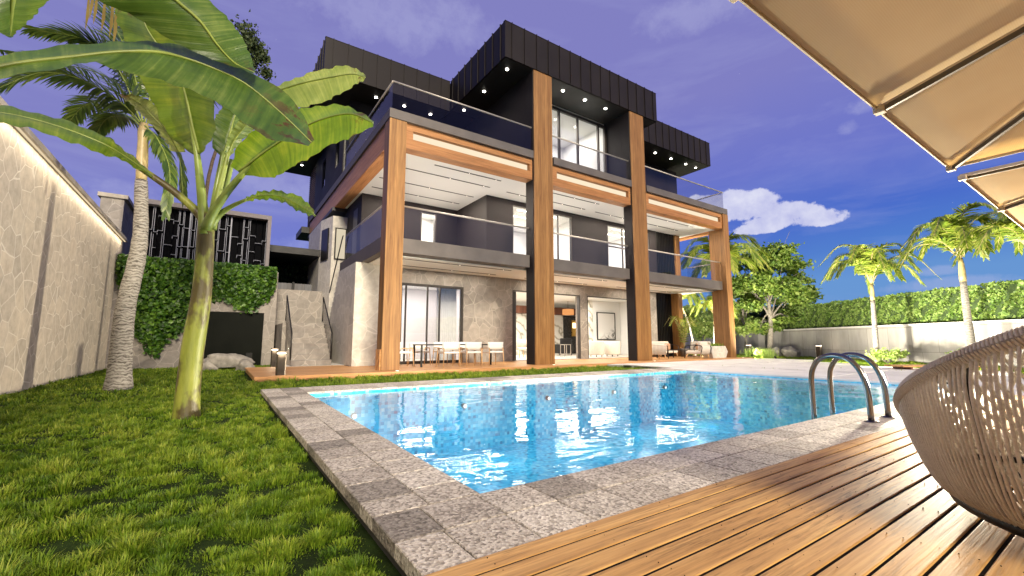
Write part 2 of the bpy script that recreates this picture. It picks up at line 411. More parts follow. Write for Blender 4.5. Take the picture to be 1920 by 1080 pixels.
def m_water(name):
    t = NT(name); v = t.coord((1.0, 1.6, 1.0))
    n1 = t.noise(v, 1.5, 3.0, 0.5, 0.4); n2 = t.noise(t.coord((1, 2.2, 1)), 6.0, 3.0, 0.5, 0.3)
    h = t.math('ADD', t.math('MULTIPLY', n1, 1.0), t.math('MULTIPLY', n2, 0.05))
    nm = t.bump(h, 0.032, 0.5)
    tr = t.add('ShaderNodeBsdfTransparent'); tr.inputs['Color'].default_value = (0.80, 0.95, 1.0, 1)
    gl = t.add('ShaderNodeBsdfGlossy'); gl.inputs['Roughness'].default_value = 0.015; gl.inputs['Color'].default_value = (1, 1, 1, 1); t.lk(nm, gl.inputs['Normal'])
    fr = t.add('ShaderNodeFresnel'); fr.inputs['IOR'].default_value = 1.33; t.lk(nm, fr.inputs['Normal'])
    mx = t.add('ShaderNodeMixShader'); t.lk(fr.outputs[0], mx.inputs[0]); t.lk(tr.outputs[0], mx.inputs[1]); t.lk(gl.outputs[0], mx.inputs[2])
    return t.done(mx.outputs[0])
M['water'] = m_water('pool_water')

def m_grass(name):
    t = NT(name)
    a = t.add('ShaderNodeAttribute', attribute_name='tint')
    n = t.noise(t.coord(), 0.9, 3.0)
    f = t.math('ADD', t.math('MULTIPLY', a.outputs['Fac'], 0.7), t.math('MULTIPLY', n, 0.35))
    c = t.ramp(f, [(0.1, (0.028, 0.07, 0.005)), (0.36, (0.10, 0.19, 0.011)), (0.62, (0.24, 0.34, 0.027)), (0.95, (0.50, 0.50, 0.09))])
    p = t.pbsdf(c, 0.5, 0, None, 0.3)
    tl = t.add('ShaderNodeBsdfTranslucent'); t.lk(c, tl.inputs['Color'])
    mx = t.add('ShaderNodeMixShader'); mx.inputs[0].default_value = 0.35; t.lk(p, mx.inputs[1]); t.lk(tl.outputs[0], mx.inputs[2])
    return t.done(mx.outputs[0])
M['grass'] = m_grass('lawn_grass')

# ------------------------------------------------------------------ ground, lawn, pool, decks
LAWN = -0.12
PX0, PX1, PY0, PY1 = 1.18, 10.85, 2.05, 7.45      # water edges
CX0, CX1, CY0, CY1 = 0.62, 11.45, 1.45, 8.32      # outer coping edges
g = MB()
# ground sheet, with a hole where the pool stands
big = 160
for x0, x1, y0, y1 in ((-big, CX0 + .1, -big, big), (CX1 - .1, big, -big, big), (CX0 + .1, CX1 - .1, -big, CY0 + .1), (CX0 + .1, CX1 - .1, CY1 - .1, big)):
    g.poly([(x0, y0, LAWN), (x1, y0, LAWN), (x1, y1, LAWN), (x0, y1, LAWN)])
tag(g.build('ground', M['soil']), kind='structure')

b = MB()
D = -1.25
b.poly([(PX0, PY0, D), (PX1, PY0, D), (PX1, PY1, D), (PX0, PY1, D)])
b.poly([(PX0, PY1, D), (PX1, PY1, D), (PX1, PY1, -.03), (PX0, PY1, -.03)])
b.poly([(PX1, PY0, D), (PX0, PY0, D), (PX0, PY0, -.03), (PX1, PY0, -.03)])
b.poly([(PX0, PY0, D), (PX0, PY1, D), (PX0, PY1, -.03), (PX0, PY0, -.03)])
b.poly([(PX1, PY1, D), (PX1, PY0, D), (PX1, PY0, -.03), (PX1, PY1, -.03)])
tag(b.build('pool_basin', M['mosaic']), kind='structure')
w = MB(); w.poly([(PX0, PY0, -.055), (PX1, PY0, -.055), (PX1, PY1, -.055), (PX0, PY1, -.055)])
tag(w.build('pool_water', M['water']), kind='structure')

# coping: individual tiles in one sheet of stone, each with its own tone
tv = []; tf = []; tt = []
def tile(x0, x1, y0, y1, tone, z1=0.0, z0=-0.06, e=0.003):
    b0 = len(tv); x0 += e; x1 -= e; y0 += e; y1 -= e; c = 0.004
    for x, y, z in ((x0, y0, z0), (x1, y0, z0), (x1, y1, z0), (x0, y1, z0), (x0, y0, z1 - c), (x1, y0, z1 - c), (x1, y1, z1 - c), (x0, y1, z1 - c),
                    (x0 + c, y0 + c, z1), (x1 - c, y0 + c, z1), (x1 - c, y1 - c, z1), (x0 + c, y1 - c, z1)):
        tv.append((x, y, z)); tt.append(tone)
    for q in ((8, 9, 10, 11), (0, 1, 5, 4), (1, 2, 6, 5), (2, 3, 7, 6), (3, 0, 4, 7), (4, 5, 9, 8), (5, 6, 10, 9), (6, 7, 11, 10), (7, 4, 8, 11)):
        tf.append([b0 + i for i in q])
def tone():
    r = random.random()
    return random.uniform(0, 0.08) if r < 0.13 else (random.uniform(0.22, 0.5) if r < 0.5 else random.uniform(0.5, 1.0))
def run(a0, a1, width_rows, horiz):
    for (p0, p1) in width_rows:
        a = a0; first = True
        while a < a1 - 1e-4:
            L = random.uniform(0.15, 0.3) if first else 0.305
            nx = min(a1, a + L)
            if a1 - nx < 0.1: nx = a1
            if horiz: tile(a, nx, p0, p1, tone())
            else: tile(p0, p1, a, nx, tone())
            a = nx; first = False
run(PY0, CY1, ((CX0, 0.9), (0.9, PX0)), False)
run(CX0, 9.4, ((CY0, 1.75), (1.75, PY0)), True)
run(PX0, PX1, ((PY1, 7.88), (7.88, CY1)), True)
cop = np_mesh('pool_coping', tv, tf, M['granite'], col=tt, flat=True); tag(cop, kind='structure')
pl = MB(); pl.box(CX0 + .03, PX0 - .02, CY0 + .03, CY1 - .03, -.4, -.061); pl.box(PX0 - .02, PX1, PY1 + .02, CY1 - .03, -.4, -.061); pl.box(PX0 - .02, 9.4, CY0 + .03, PY0 - .02, -.4, -.061)
tag(pl.build('pool_plinth', M['plaster_edge']), kind='structure')

# timber deck in the foreground: boards running along the pool
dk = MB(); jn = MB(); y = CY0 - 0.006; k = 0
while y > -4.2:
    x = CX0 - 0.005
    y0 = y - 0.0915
    jn.box(x + .002, 9.598, y0 - .0118, y0 - .0002, -.02, .0075)  # black strip between boards stands in for the shade in the open gap
    cuts = [x] + sorted(random.uniform(2.2, 9.0) for _ in range(1)) + [9.6]
    for c0, c1 in zip(cuts[:-1], cuts[1:]):
        z = 0.012 + random.uniform(-.0012, .0012); c = 0.003
        pts = [(y0, -0.02), (y0, z - c), (y0 + c * .6, z - c * .3), (y0 + c * 1.6, z), (y - c * 1.6, z), (y - c * .6, z - c * .3), (y, z - c), (y, -0.02)]
        dk.prism([(c0 + .002, a, h) for a, h in pts], (c1 - c0 - .004, 0, 0))
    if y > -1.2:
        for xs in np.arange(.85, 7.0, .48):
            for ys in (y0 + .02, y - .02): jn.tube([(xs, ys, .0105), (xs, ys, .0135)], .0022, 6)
    y -= 0.1035
deck = dk.build('wooden_deck', M['deckwood'], bevel=0); tag(deck, kind='structure')
tag(jn.build('deck_gap_shade_and_screws', m_plain('gap_shade_black', (.006, .005, .004), .8, spec=.1)), kind='structure')
db = MB(); db.box(CX0 + .01, 9.55, -4.3, CY0 - .02, -.3, -.03); tag(db.build('deck_substructure', M['black']), kind='structure')

# terrace in front of the villa, low timber floor
t_ = MB(); y = 11.19
t_.box(0.72, 21.6, 11.2, 14.46, -.2, -.022); t_.box(0.72, 3.5, 14.46, 15.2, -.2, -.022)
while y < 15.19:
    x1 = 21.6 if y + .2 < 14.46 else 3.45
    t_.box(0.70, x1, y + .002, y + .196, -.021, 0.0); y += .2
t_.box(0.695, 21.6, 11.17, 11.189, -.13, -.003)
tag(t_.build('terrace_floor', M['terrace'], bevel=0.002), kind='structure')
ls = MB(); ls.box(1.75, 3.6, 15.2, 17.2, -.2, 0.004); tag(ls.build('stone_landing', M['pave']), kind='structure')

# pale paving slabs east of the pool with grass joints
pv = MB()
for i, x in enumerate(np.arange(11.5, 24.0, 1.92)):
    for j, y in enumerate(np.arange(-6.0, 8.6, 2.05)):
        if (Vector((x + 1, y + 1, 0))).dot(RT) > 12.2: continue
        pv.box(x, x + 1.80, y, y + 1.99, -.16, random.uniform(-.004, .004))
for i, y in enumerate(np.arange(8.75, 11.1, 1.2)):
    for x in np.arange(11.5, 21, 2.4): pv.box(x, x + 2.36, y, y + 1.13, -.16, random.uniform(-.03, -.022))
pv.box(PX1 - .02, 11.44, CY0, CY1, -.045, 0.0); pv.box(PX1 + .01, 11.44, CY0, CY1, -.4, -.0451); pv.box(9.42, 11.44, -6, CY0 - .02, -.16, -.002); pv.box(9.42, PX1 - .025, CY0 - .01, PY0 + .02, -.045, 0.0); pv.box(9.42, PX1 - .025, CY0 - .01, PY0 - .01, -.4, -.0451)
tag(pv.build('paving_slabs', M['pave'], bevel=0.008), kind='structure')
# ------------------------------------------------------------------ the villa
H = thing('modern_villa', 'three storey modern villa with charcoal walls, timber columns and glass balconies beside the pool', 'house', (12, 14.4, 0))
def part(mb, name, mat, parent=None, **k): return mb.build(name, mat, parent or H, **k)
def bx(*a): return MB().box(*a)

# columns
c = part(bx(3.66, 4.17, 11.76, 12.21, 0.001, 7.199), 'column', M['wood_v'], bevel=0.006)
part(bx(3.625, 3.659, 11.80, 12.17, 0.002, 0.56), 'base_cladding', M['terrace'], c)
for x0, x1 in ((8.81, 9.71), (13.93, 14.87)):
    c = part(bx(x0, x1, 11.80, 12.23, 0.001, 10.60), 'column', M['dark'], bevel=0.004)
    part(bx(x0 + .03, x1 - .035, 11.755, 11.799, 0.002, 10.60), 'timber_panel', M['wood_v'], c, bevel=0.003)
part(bx(20.74, 21.2, 11.76, 12.58, 0.001, 7.199), 'column', M['wood_v'], bevel=0.006)
for z0, z1 in ((0.001, 3.33), (3.77, 6.44)): part(bx(19.97, 20.32, 14.02, 15.2, z0, z1), 'column', M['wood_v'], bevel=0.005)

# timber beams with LED recess
for x0, x1 in ((4.175, 8.805), (9.715, 13.925), (14.875, 20.735)):
    m = MB(); m.box(x0, x1, 11.83, 12.22, 6.44, 6.74); m.box(x0, x1, 11.83, 12.22, 7.0, 7.198); m.box(x0, x1, 12.0, 12.22, 6.741, 6.999)
    m.box(x0, x0 + .22, 11.83, 11.999, 6.741, 6.999); m.box(x1 - .12, x1, 11.83, 11.999, 6.741, 6.999)
    be = part(m, 'timber_beam', M['wood_x'], bevel=0.003)
    part(bx(x0 + .225, x1 - .125, 11.965, 11.998, 6.745, 6.995), 'led_strip', M['led'], be)
part(bx(3.70, 4.10, 12.215, 25.3, 6.44, 7.198), 'timber_beam', M['wood_y'], bevel=0.004)
part(bx(20.76, 21.18, 12.585, 15.2, 6.36, 7.198), 'timber_beam', M['wood_y'], bevel=0.004)

# upper floor slab edge and terrace floor
m = MB()
for x0, x1 in ((3.64, 8.80), (9.72, 13.92), (14.88, 21.14)): m.box(x0, x1, 11.73, 12.3, 7.20, 7.48)
m.box(3.64, 21.14, 12.301, 25.3, 7.20, 7.48)
part(m, 'upper_slab', M['slab'], bevel=0.004)
# first floor slab
m = MB()
for x0, x1 in ((4.18, 8.80), (9.72, 13.92), (14.88, 20.95)): m.box(x0, x1, 12.0, 12.48, 3.33, 3.76)
m.box(3.66, 4.179, 12.215, 17.3, 3.33, 3.76); m.box(4.18, 20.95, 12.481, 19.0, 3.34, 3.76)
part(m, 'balcony_slab', M['slab'], bevel=0.006)
# pale balcony floor finish
part(bx(4.2, 20.7, 12.3, 16.59, 3.761, 3.775), 'balcony_floor', M['lilac'])

# ceilings with dark light slots
cu = MB(); cu.box(4.101, 20.755, 12.221, 19.0, 6.45, 7.19)
CU = part(cu, 'upper_ceiling', M['white'])
cl = part(bx(3.9, 20.7, 12.483, 14.449, 3.30, 3.339), 'lower_ceiling', M['white'])
UPSLOTS = [(5.3, 7.95, 12.75), (4.6, 7.96, 13.55), (4.25, 7.98, 14.7), (4.3, 7.9, 15.6), (10.05, 12.76, 12.75), (10.4, 12.76, 13.45), (13.3, 15.6, 13.45), (15.3, 19.26, 12.75), (16.0, 19.27, 13.45), (8.7, 9.6, 13.45)]
UPSLOTS = [(5.41, 7.95, 12.55), (4.72, 7.96, 13.33), (4.25, 7.98, 14.62), (4.3, 7.9, 15.7), (10.05, 12.76, 12.5), (10.2, 12.76, 13.35), (13.4, 15.3, 13.37), (15.3, 19.26, 12.5), (16.0, 19.27, 13.36), (8.75, 9.95, 13.4)]
LOSLOTS = [(4.43, 8.52, 12.75), (4.91, 8.58, 13.9), (10.2, 13.35, 12.75), (10.0, 13.4, 14.0), (15.2, 19.2, 12.75), (15.2, 19.2, 13.9)]
def slots(lst, z, par, power):
    for x0, x1, y in lst:
        s = part(bx(x0, x1, y - .025, y + .025, z - .012, z - .001), 'light_slot', M['black'], par)
        for fx in (0.5, 0.92): m = MB(); m.cyl((x0 + (x1 - x0) * fx, y), 0.011, z - .018, z - .0125, 10); part(m, 'slot_lamp', M['slotdot'], s)
        L = bpy.data.lights.new('slot_light', 'AREA'); L.shape = 'RECTANGLE'; L.size = (x1 - x0) * .9; L.size_y = 0.05
        L.energy = power * (x1 - x0) / 3.0; L.color = (1.0, 0.88, 0.70)
        o = bpy.data.objects.new('slot_light', L); COL.objects.link(o); o.location = ((x0 + x1) / 2, y, z - .03)
slots(UPSLOTS, 6.45, CU, 75)
slots(LOSLOTS, 3.30, cl, 20)

# ground floor stone front
def wall_with_holes(x0, x1, z0, z1, y0, y1, holes):   # holes: (hx0,hx1,hz0,hz1) sorted along x
    m = MB(); x = x0
    for a, b2, c0, c1 in holes:
        if a > x: m.box(x, a, y0, y1, z0, z1)
        if c0 > z0: m.box(a, b2, y0, y1, z0, c0)
        if c1 < z1: m.box(a, b2, y0, y1, c1, z1)
        x = b2
    if x < x1: m.box(x, x1, y0, y1, z0, z1)
    return m
part(wall_with_holes(4.9, 18.72, 0.001, 3.338, 14.45, 14.75, [(5.05, 7.5, 0.02, 2.8), (9.72, 13.38, 0.02, 2.84), (13.82, 18.2, 0.02, 2.84)]), 'stone_wall', M['stone'])
def window(x0, x1, z0, z1, y, muls=(), trans=(), pane=True, fw=0.06, fd=0.08, mw=0.05):
    m = MB()
    m.box(x0, x1, y, y + fd, z0, z0 + fw); m.box(x0, x1, y, y + fd, z1 - fw, z1)
    m.box(x0, x0 + fw, y, y + fd, z0 + fw, z1 - fw); m.box(x1 - fw, x1, y, y + fd, z0 + fw, z1 - fw)
    for q in muls: m.box(q - mw / 2, q + mw / 2, y + .005, y + fd - .005, z0 + fw, z1 - fw)
    for q in trans: m.box(x0 + fw, x1 - fw, y + .01, y + fd - .01, q - mw / 2, q + mw / 2)
    f = part(m, 'window_frame', M['frame'], bevel=0.003)
    if pane: part(bx(x0 + fw, x1 - fw, y + fd / 2 - .004, y + fd / 2 + .004, z0 + fw, z1 - fw), 'pane', M['glass'], f)
    return f
window(5.05, 7.5, 0.02, 2.8, 14.43, (5.28, 6.08, 6.55), (), fw=0.09)
# sliding doors pushed open: stacked leaves at the left jamb
m = MB()
for i in range(4): m.box(9.73 + i * .075, 9.765 + i * .075, 14.46 + .04 * i, 14.52 + .04 * i, 0.02, 2.84)
m.box(9.72, 13.38, 14.44, 14.60, 2.80, 2.84); m.box(13.34, 13.38, 14.44, 14.60, 0.02, 2.80)
part(m, 'sliding_door_frame', M['frame'])
m = MB(); m.box(13.82, 18.2, 14.44, 14.56, 2.80, 2.84); m.box(13.82, 13.86, 14.44, 14.56, 0.02, 2.80); m.box(18.16, 18.2, 14.44, 14.56, .02, 2.8)
part(m, 'sliding_door_frame', M['frame'])
# black vertical slat screens beside the rear columns
for z0, z1, x0, y in ((0.001, 3.335, 18.72, 14.45), (3.77, 6.449, 18.42, 14.1)):
    m = MB(); m.box(x0, 19.96, y + .12, y + .16, z0, z1); x = x0 + .02
    while x < 19.93: m.box(x, x + .05, y, y + .119, z0, z1); x += .13
    part(m, 'slat_screen', M['black'])

# ground floor rooms
m = MB(); m.box(4.7, 4.8, 14.751, 19.9, 0.0, 3.33); m.box(4.8, 8.6, 18.4, 18.5, 0, 3.33); m.box(8.6, 8.75, 14.751, 19.9, 0, 3.33)
part(m, 'room_wall', M['lilac'])
part(bx(4.801, 19.9, 14.751, 23.6, 3.10, 3.335), 'room_ceiling', M['white'])
part(bx(4.801, 19.9, 14.751, 23.6, -.02, 0.015), 'room_floor', M['roomfloor'])
X0W = atY(1186, 600, 18.0).x
m = MB(); m.box(8.751, 19.9, 23.0, 23.1, 0, 3.33); m.box(19.9, 20.0, 14.62, 23.6, 0, 3.33); m.box(X0W, 19.89, 18.0, 18.1, 0.016, 3.09)
part(m, 'room_wall', M['white'])
xa, xb = atY(1111, 600, 18.0).x, atY(1166, 600, 18.0).x
part(bx(xa, xb, 18.0, 18.12, 0.016, 3.099), 'room_wall', M['white'])
part(bx(xa - .35, xa - .02, 17.95, 18.2, 0.016, 3.099), 'dark_panel', M['marble'])
X = lambda px, Y: atY(px, 610, Y).x
part(bx(X(965, 21), X(987, 21), 21.0, 21.1, .016, 2.55), 'marble_panel', M['marble'])
part(bx(X(1040, 21), X(1056, 21), 21.0, 21.1, .016, 2.4), 'marble_panel', M['marble'])
mo = NT('dark_mosaic'); vv = mo.coord((1, 1, 1)); vo = mo.add('ShaderNodeTexVoronoi'); vo.inputs['Scale'].default_value = 14; mo.lk(vv, vo.inputs['Vector'])
M['dmosaic'] = mo.done(mo.pbsdf(mo.ramp(vo.outputs['Distance'], [(0, (0.10, 0.09, 0.085)), (0.5, (0.01, 0.009, 0.009))]), 0.3))
part(bx(X(1056.5, 21), X(1101, 21), 21.0, 21.1, .016, 2.4), 'dark_mosaic_wall', M['dmosaic'])
M['walnut'] = m_wood('walnut_pelmet', (0.09, 0.035, 0.02), (0.15, 0.06, 0.035), (0.2, 0.085, 0.05), 2)
part(bx(X(962, 20.8), X(1101, 20.8), 20.75, 20.95, 2.42, 2.86), 'walnut_pelmet', M['walnut'])
ni = part(bx(X(1073, 20.9), X(1083, 20.9), 20.9, 20.99, 1.1, 2.1), 'gold_niche', m_plain('brass', (0.75, 0.45, 0.12), 0.3, 0.9))
part(bx(X(1074, 20.88), X(1082, 20.88), 20.88, 20.899, 1.62, 1.95), 'niche_lamp', m_emit('niche_glow', (1.0, 0.75, 0.35), 2.5), ni)
# right hand inner doorway with timber stair beyond
m = MB(); m.box(X(1166, 18), X(1169, 18), 17.98, 18.1, .016, 2.7); m.box(X(1169, 18), X(1185, 18), 17.98, 18.1, 2.6, 2.7)
part(m, 'inner_door_frame', M['frame'])
m = MB()
for i in range(9): m.box(X(1168, 20) + i * .13, X(1168, 20) + 1.2 + i * .13, 20.0 + i * .02, 20.3 + i * .02, 0.2 + i * .19, 0.26 + i * .19)
part(m, 'inner_stair', M['wood_x'])
# curtain and lamps
cm = MB(); rows = []
for i in range(60):
    x = 6.6 + i * .014; yy = 14.85 + .014 * math.sin(i * 1.1)
    rows.append([(x, yy, .03), (x, yy + .004 * math.sin(i * 2.3), 1.4), (x, yy, 3.0)])
cm.grid(rows); part(cm, 'curtain', M['curtain'])
part(bx(4.83, 5.12, 15.0, 15.05, .016, 2.25), 'inner_door', M['black'])

# first floor walls
part(wall_with_holes(4.35, 8.27, 3.761, 6.449, 16.6, 16.8, [(6.6, 7.3, 3.78, 6.12)]), 'wall', M['dark'])
part(bx(8.27, 8.45, 14.1, 16.8, 3.761, 6.449), 'wall', M['dark'])
part(wall_with_holes(8.451, 18.42, 3.761, 6.449, 14.1, 14.3, [(9.5, 12.7, 3.78, 6.28), (14.9, 17.9, 3.78, 6.28)]), 'wall', M['dark'])
m = MB(); m.box(4.2, 4.349, 16.6, 19.4, 3.761, 6.449); part(m, 'wall', M['dark'])
window(9.5, 12.7, 3.78, 6.28, 14.12, (10.25, 11.9,), (), fw=0.05)
window(14.9, 17.9, 3.78, 6.28, 14.12, (15.95, 16.9), (5.25,), fw=0.05)
m = MB(); m.box(6.6, 6.66, 16.62, 16.78, 3.78, 6.12); m.box(7.24, 7.3, 16.62, 16.78, 3.78, 6.12); part(m, 'door_frame', M['frame'])
m = MB(); m.box(4.36, 8.26, 18.6, 18.7, 3.77, 6.44); m.box(5.6, 5.7, 16.81, 18.59, 3.77, 6.44); m.box(8.0, 8.1, 16.81, 18.59, 3.77, 6.44)
m.box(8.3, 18.4, 18.2, 18.3, 3.77, 6.44); m.box(13.5, 13.6, 14.31, 18.19, 3.77, 6.44); m.box(18.3, 18.41, 14.31, 18.19, 3.77, 6.44); m.box(8.46, 8.5, 14.31, 18.19, 3.77, 6.44)
part(m, 'room_wall', M['white'])
part(bx(4.4, 18.35, 16.81, 18.58, 3.765, 3.79), 'room_floor', M['roomfloor']); part(bx(8.51, 18.29, 14.31, 16.8, 3.765, 3.79), 'room_floor', M['roomfloor'])
f = MB(); f.box(4.185, 4.199, 17.1, 17.75, 3.9, 6.0); part(f, 'window_frame', M['black'])

# second floor
for q in ((8.81, 9.70, 12.231, 17.5), (13.93, 14.87, 12.231, 15.1), (14.871, 21.6, 14.9, 15.1), (3.82, 8.809, 17.5, 17.7)): part(bx(*q, 7.481, 10.605), 'wall', M['dark'])
m = MB(); y = 17.701
for a, b2, c0, c1 in ((17.95, 18.5, 7.6, 9.9), (19.3, 20.05, 8.5, 9.95), (22.3, 23.05, 8.45, 9.85)):
    m.box(3.82, 4.0, y, a, 7.481, 10.605); m.box(3.82, 4.0, a, b2, 7.481, c0); m.box(3.82, 4.0, a, b2, c1, 10.605); y = b2
m.box(3.82, 4.0, y, 25.1, 7.481, 10.605)
part(m, 'wall', M['dark'])
for a, b2, c0, c1 in ((17.95, 18.5, 7.6, 9.9), (19.3, 20.05, 8.5, 9.95), (22.3, 23.05, 8.45, 9.85)):
    m = MB(); m.box(3.84, 3.92, a, a + .05, c0, c1); m.box(3.84, 3.92, b2 - .05, b2, c0, c1); m.box(3.84, 3.92, a + .05, b2 - .05, c0, c0 + .05); m.box(3.84, 3.92, a + .05, b2 - .05, c1 - .05, c1)
    f = part(m, 'window_frame', M['black'])
    part(bx(3.87, 3.88, a + .05, b2 - .05, c0 + .05, c1 - .05), 'pane', M['glass'], f)
    part(bx(3.95, 3.96, a + .1, b2 - .35, c0 + .05, c1 - .05), 'blind', M['curtain'], f)
m = MB()                                     # diagonal lattice at the far corner
for i in range(30):
    y0 = 25.1; z0 = 7.0 + i * .12
    m.bar((3.84, 25.12, z0), (3.84, 27.3, z0 + 1.0), .03, .03, (1, 0, 0)); m.bar((3.87, 25.12, z0 + 1.0), (3.87, 27.3, z0), .03, .03, (1, 0, 0))
part(m, 'lattice_panel', m_plain('rust_lattice', (0.12, 0.07, 0.055), 0.6))
part(bx(3.9, 6, 25.101, 27.3, 6.6, 10.6), 'wall', M['dark'])
part(bx(3.3, 8, 25.3, 27.4, 6.62, 6.95), 'lower_eave', M['soffit'])
f = window(9.701, 13.929, 7.5, 10.47, 13.1, (11.18, 12.22, 13.45), (), fw=0.12, fd=0.1, mw=0.09)
m = MB(); m.box(9.75, 13.9, 16.0, 16.1, 7.481, 10.6); m.box(9.702, 9.75, 13.21, 16.0, 7.481, 10.6); m.box(13.88, 13.929, 13.21, 16.0, 7.481, 10.6)
part(m, 'room_wall', M['white']); part(bx(9.75, 13.88, 13.21, 16, 10.5, 10.6), 'room_ceiling', M['white'])

# roof boxes with standing seams
def roofbox(x0, x1, y0, y1, z0, z1, left=True, lx=None):
    m = MB(); m.box(x0, x1, y0, y1, z0, z1)
    x = x0 + .28
    while x < x1 - .05:
        m.box(x - .012, x + .012, y0 - .035, y0 + .05, z0 + .002, z1 + .035); x += .545
    if left:
        y = y0 + .3
        while y < y1: m.box(x0 - .035, x0 + .05, y - .012, y + .012, z0 + .002, z1 + .035); y += .545
    m.box(x0 - .01, x1 + .01, y0 - .01, y0 + .12, z1, z1 + .02)
    return part(m, 'roof_box', M['fascia'])
for (a, dl) in (((7.58, 15.75, 11.72, 16.05, 10.61, 11.96), [(8.03, 12.28), (8.05, 13.97), (8.04, 15.66), (10.61, 12.2), (11.78, 12.2), (12.97, 12.2)]),
          ((2.52, 7.579, 16.1, 27.6, 10.61, 11.96), [(4.62, 16.78), (5.8, 16.76), (6.98, 16.77), (3.2, 25.92), (3.2, 22.0), (3.2, 18.9)]),
          ((15.751, 22.42, 13.25, 20, 10.61, 11.96), [(18.34, 13.84), (19.65, 13.84), (20.97, 13.84), (21.89, 13.84)])):
    r = roofbox(*a)
    part(bx(a[0] + .06, a[1] - .06, a[2] + .06, a[3] - .06, 10.602, 10.609), 'soffit', M['soffit'], r)
    for x, y in dl:
        d = MB(); d.cyl((x, y), .055, 10.585, 10.601, 14); dd = part(d, 'downlight', M['spot'], r)
        L = bpy.data.lights.new('downlight', 'SPOT'); L.energy = 30; L.spot_size = R(110); L.spot_blend = .8; L.color = (1, .9, .74); L.shadow_soft_size = .05
        o = bpy.data.objects.new('downlight_lamp', L); COL.objects.link(o); o.location = (x, y, 10.57)
part(bx(7.6, 15.7, 16.06, 24, 10.61, 11.9), 'roof_body', M['fascia'])
m = MB(); m.poly([(4.6, 17.6, 11.97), (7.5, 17.6, 11.97), (7.5, 20.5, 12.95), (6.0, 20.5, 12.95)]); m.poly([(4.6, 17.6, 11.97), (6.0, 20.5, 12.95), (4.6, 23.4, 11.97)])
for i in range(10): m.bar((4.7 + i * .3, 17.62, 12.0), (5.2 + i * .25, 20.4, 12.97), .06, .05)
part(m, 'tiled_roof', M['soffit'])

# glass railings with tube handrails
def railing(pts, z0, z1, r=.029, post=True):
    for p, q in zip(pts[:-1], pts[1:]):
        p3 = Vector((p[0], p[1], z0)); q3 = Vector((q[0], q[1], z0)); L = (q3 - p3).length
        d = (q3 - p3).normalized(); sd = Vector((-d.y, d.x, 0))
        m = MB(); n = max(1, round(L / 1.5)); 
        for i in range(n):
            a = p3 + d * (L * i / n + .006); b2 = p3 + d * (L * (i + 1) / n - .006)
            m.obox((a + b2) / 2 + Vector((0, 0, (z1 - z0) / 2 - .012)), (b2 - a) / 2, sd * .006, Vector((0, 0, (z1 - z0) / 2 - .013)))
        g_ = part(m, 'glass_railing', M['rail_glass'])
        h = MB(); h.tube([p3 + Vector((0, 0, z1 - z0)), q3 + Vector((0, 0, z1 - z0))], r, 10); part(h, 'handrail', M['steel'], g_)
railing([(8.80, 12.06), (4.18, 12.06)], 3.776, 4.73); railing([(3.72, 12.22), (3.72, 16.8)], 3.762, 4.73)
railing([(9.72, 12.06), (13.92, 12.06)], 3.776, 4.73); railing([(14.88, 12.06), (20.73, 12.06)], 3.776, 4.73); railing([(20.85, 12.6), (20.85, 14.0)], 3.776, 4.73)
railing([(8.78, 11.85), (3.74, 11.85), (3.74, 17.45)], 7.481, 8.38)
railing([(9.72, 11.9), (13.92, 11.9)], 7.481, 8.38); railing([(14.88, 11.85), (21.0, 11.85), (21.0, 14.85)], 7.481, 8.38)

# stone stair flank at the west side: steps descend towards the back
prof = [(14.25, 0.002), (14.25, 3.328), (16.7, 3.328)]
y, z = 16.7, 3.328
while z > 0.5:
    z -= .178; prof.append((y, z)); y += .135; prof.append((y, z))
prof.append((y, 0.002))
m = MB(); m.prism([(3.5, a, b2) for a, b2 in prof], (1.39, 0, 0))
part(m, 'stair_flank', M['stone_white'])
m = MB(); m.tube([(3.62, 16.8, 4.73), (3.62, 16.95, 4.62), (3.62, 18.8, 2.75)], .022, 8); part(m, 'stair_handrail', M['black'])
# faceted stone tower at the back corner
m = MB(); m.prism([(3.62, 18.8, 0.0), (4.9, 18.8, 0.0), (4.9, 23, 0.0), (3.36, 23, 0), (3.36, 20.0, 0.0)], (0, 0, 6.0))
tw = part(m, 'stone_tower', M['stone_white'])
m = MB(); m.box(3.72, 4.18, 18.75, 18.799, 4.15, 5.5); part(m, 'tower_window', M['black'], tw)
m = MB(); m.box(3.77, 4.13, 18.735, 18.749, 4.2, 5.45); part(m, 'blind', m_emit('lit_blind', (1.0, .86, .62), .45), tw)
m = MB(); m.bar((3.53, 19.1, 4.85), (3.40, 19.75, 4.85), .06, 1.35, (0, 0, 1)); part(m, 'tower_window', M['black'], tw)
part(bx(3.62, 8.2, 19.05, 25.2, 6.3, 6.44), 'lower_eave', M['soffit'])

# room lamps (ceiling fittings behind the glass)
def room_lamp(x, y, z, w, h, e, col=(1, .93, .82)):
    L = bpy.data.lights.new('room_ceiling_lamp', 'AREA'); L.shape = 'RECTANGLE'; L.size = w; L.size_y = h; L.energy = e * 1.25; L.color = col
    o = bpy.data.objects.new('room_ceiling_lamp', L); COL.objects.link(o); o.location = (x, y, z)
room_lamp(6.6, 16.4, 3.05, 2.5, 2.2, 95); room_lamp(11.3, 17.5, 3.05, 3.5, 3, 170); room_lamp(15.5, 16.6, 3.05, 3, 2, 130); room_lamp(12.5, 20.4, 3.05, 3, 1.2, 60)
room_lamp(6.9, 17.6, 6.4, 1.2, 1.2, 60); room_lamp(11, 16.3, 6.4, 3, 2.5, 130); room_lamp(16, 16.3, 6.4, 3, 2.5, 130); room_lamp(11.8, 14.6, 10.45, 3, 1.8, 110)
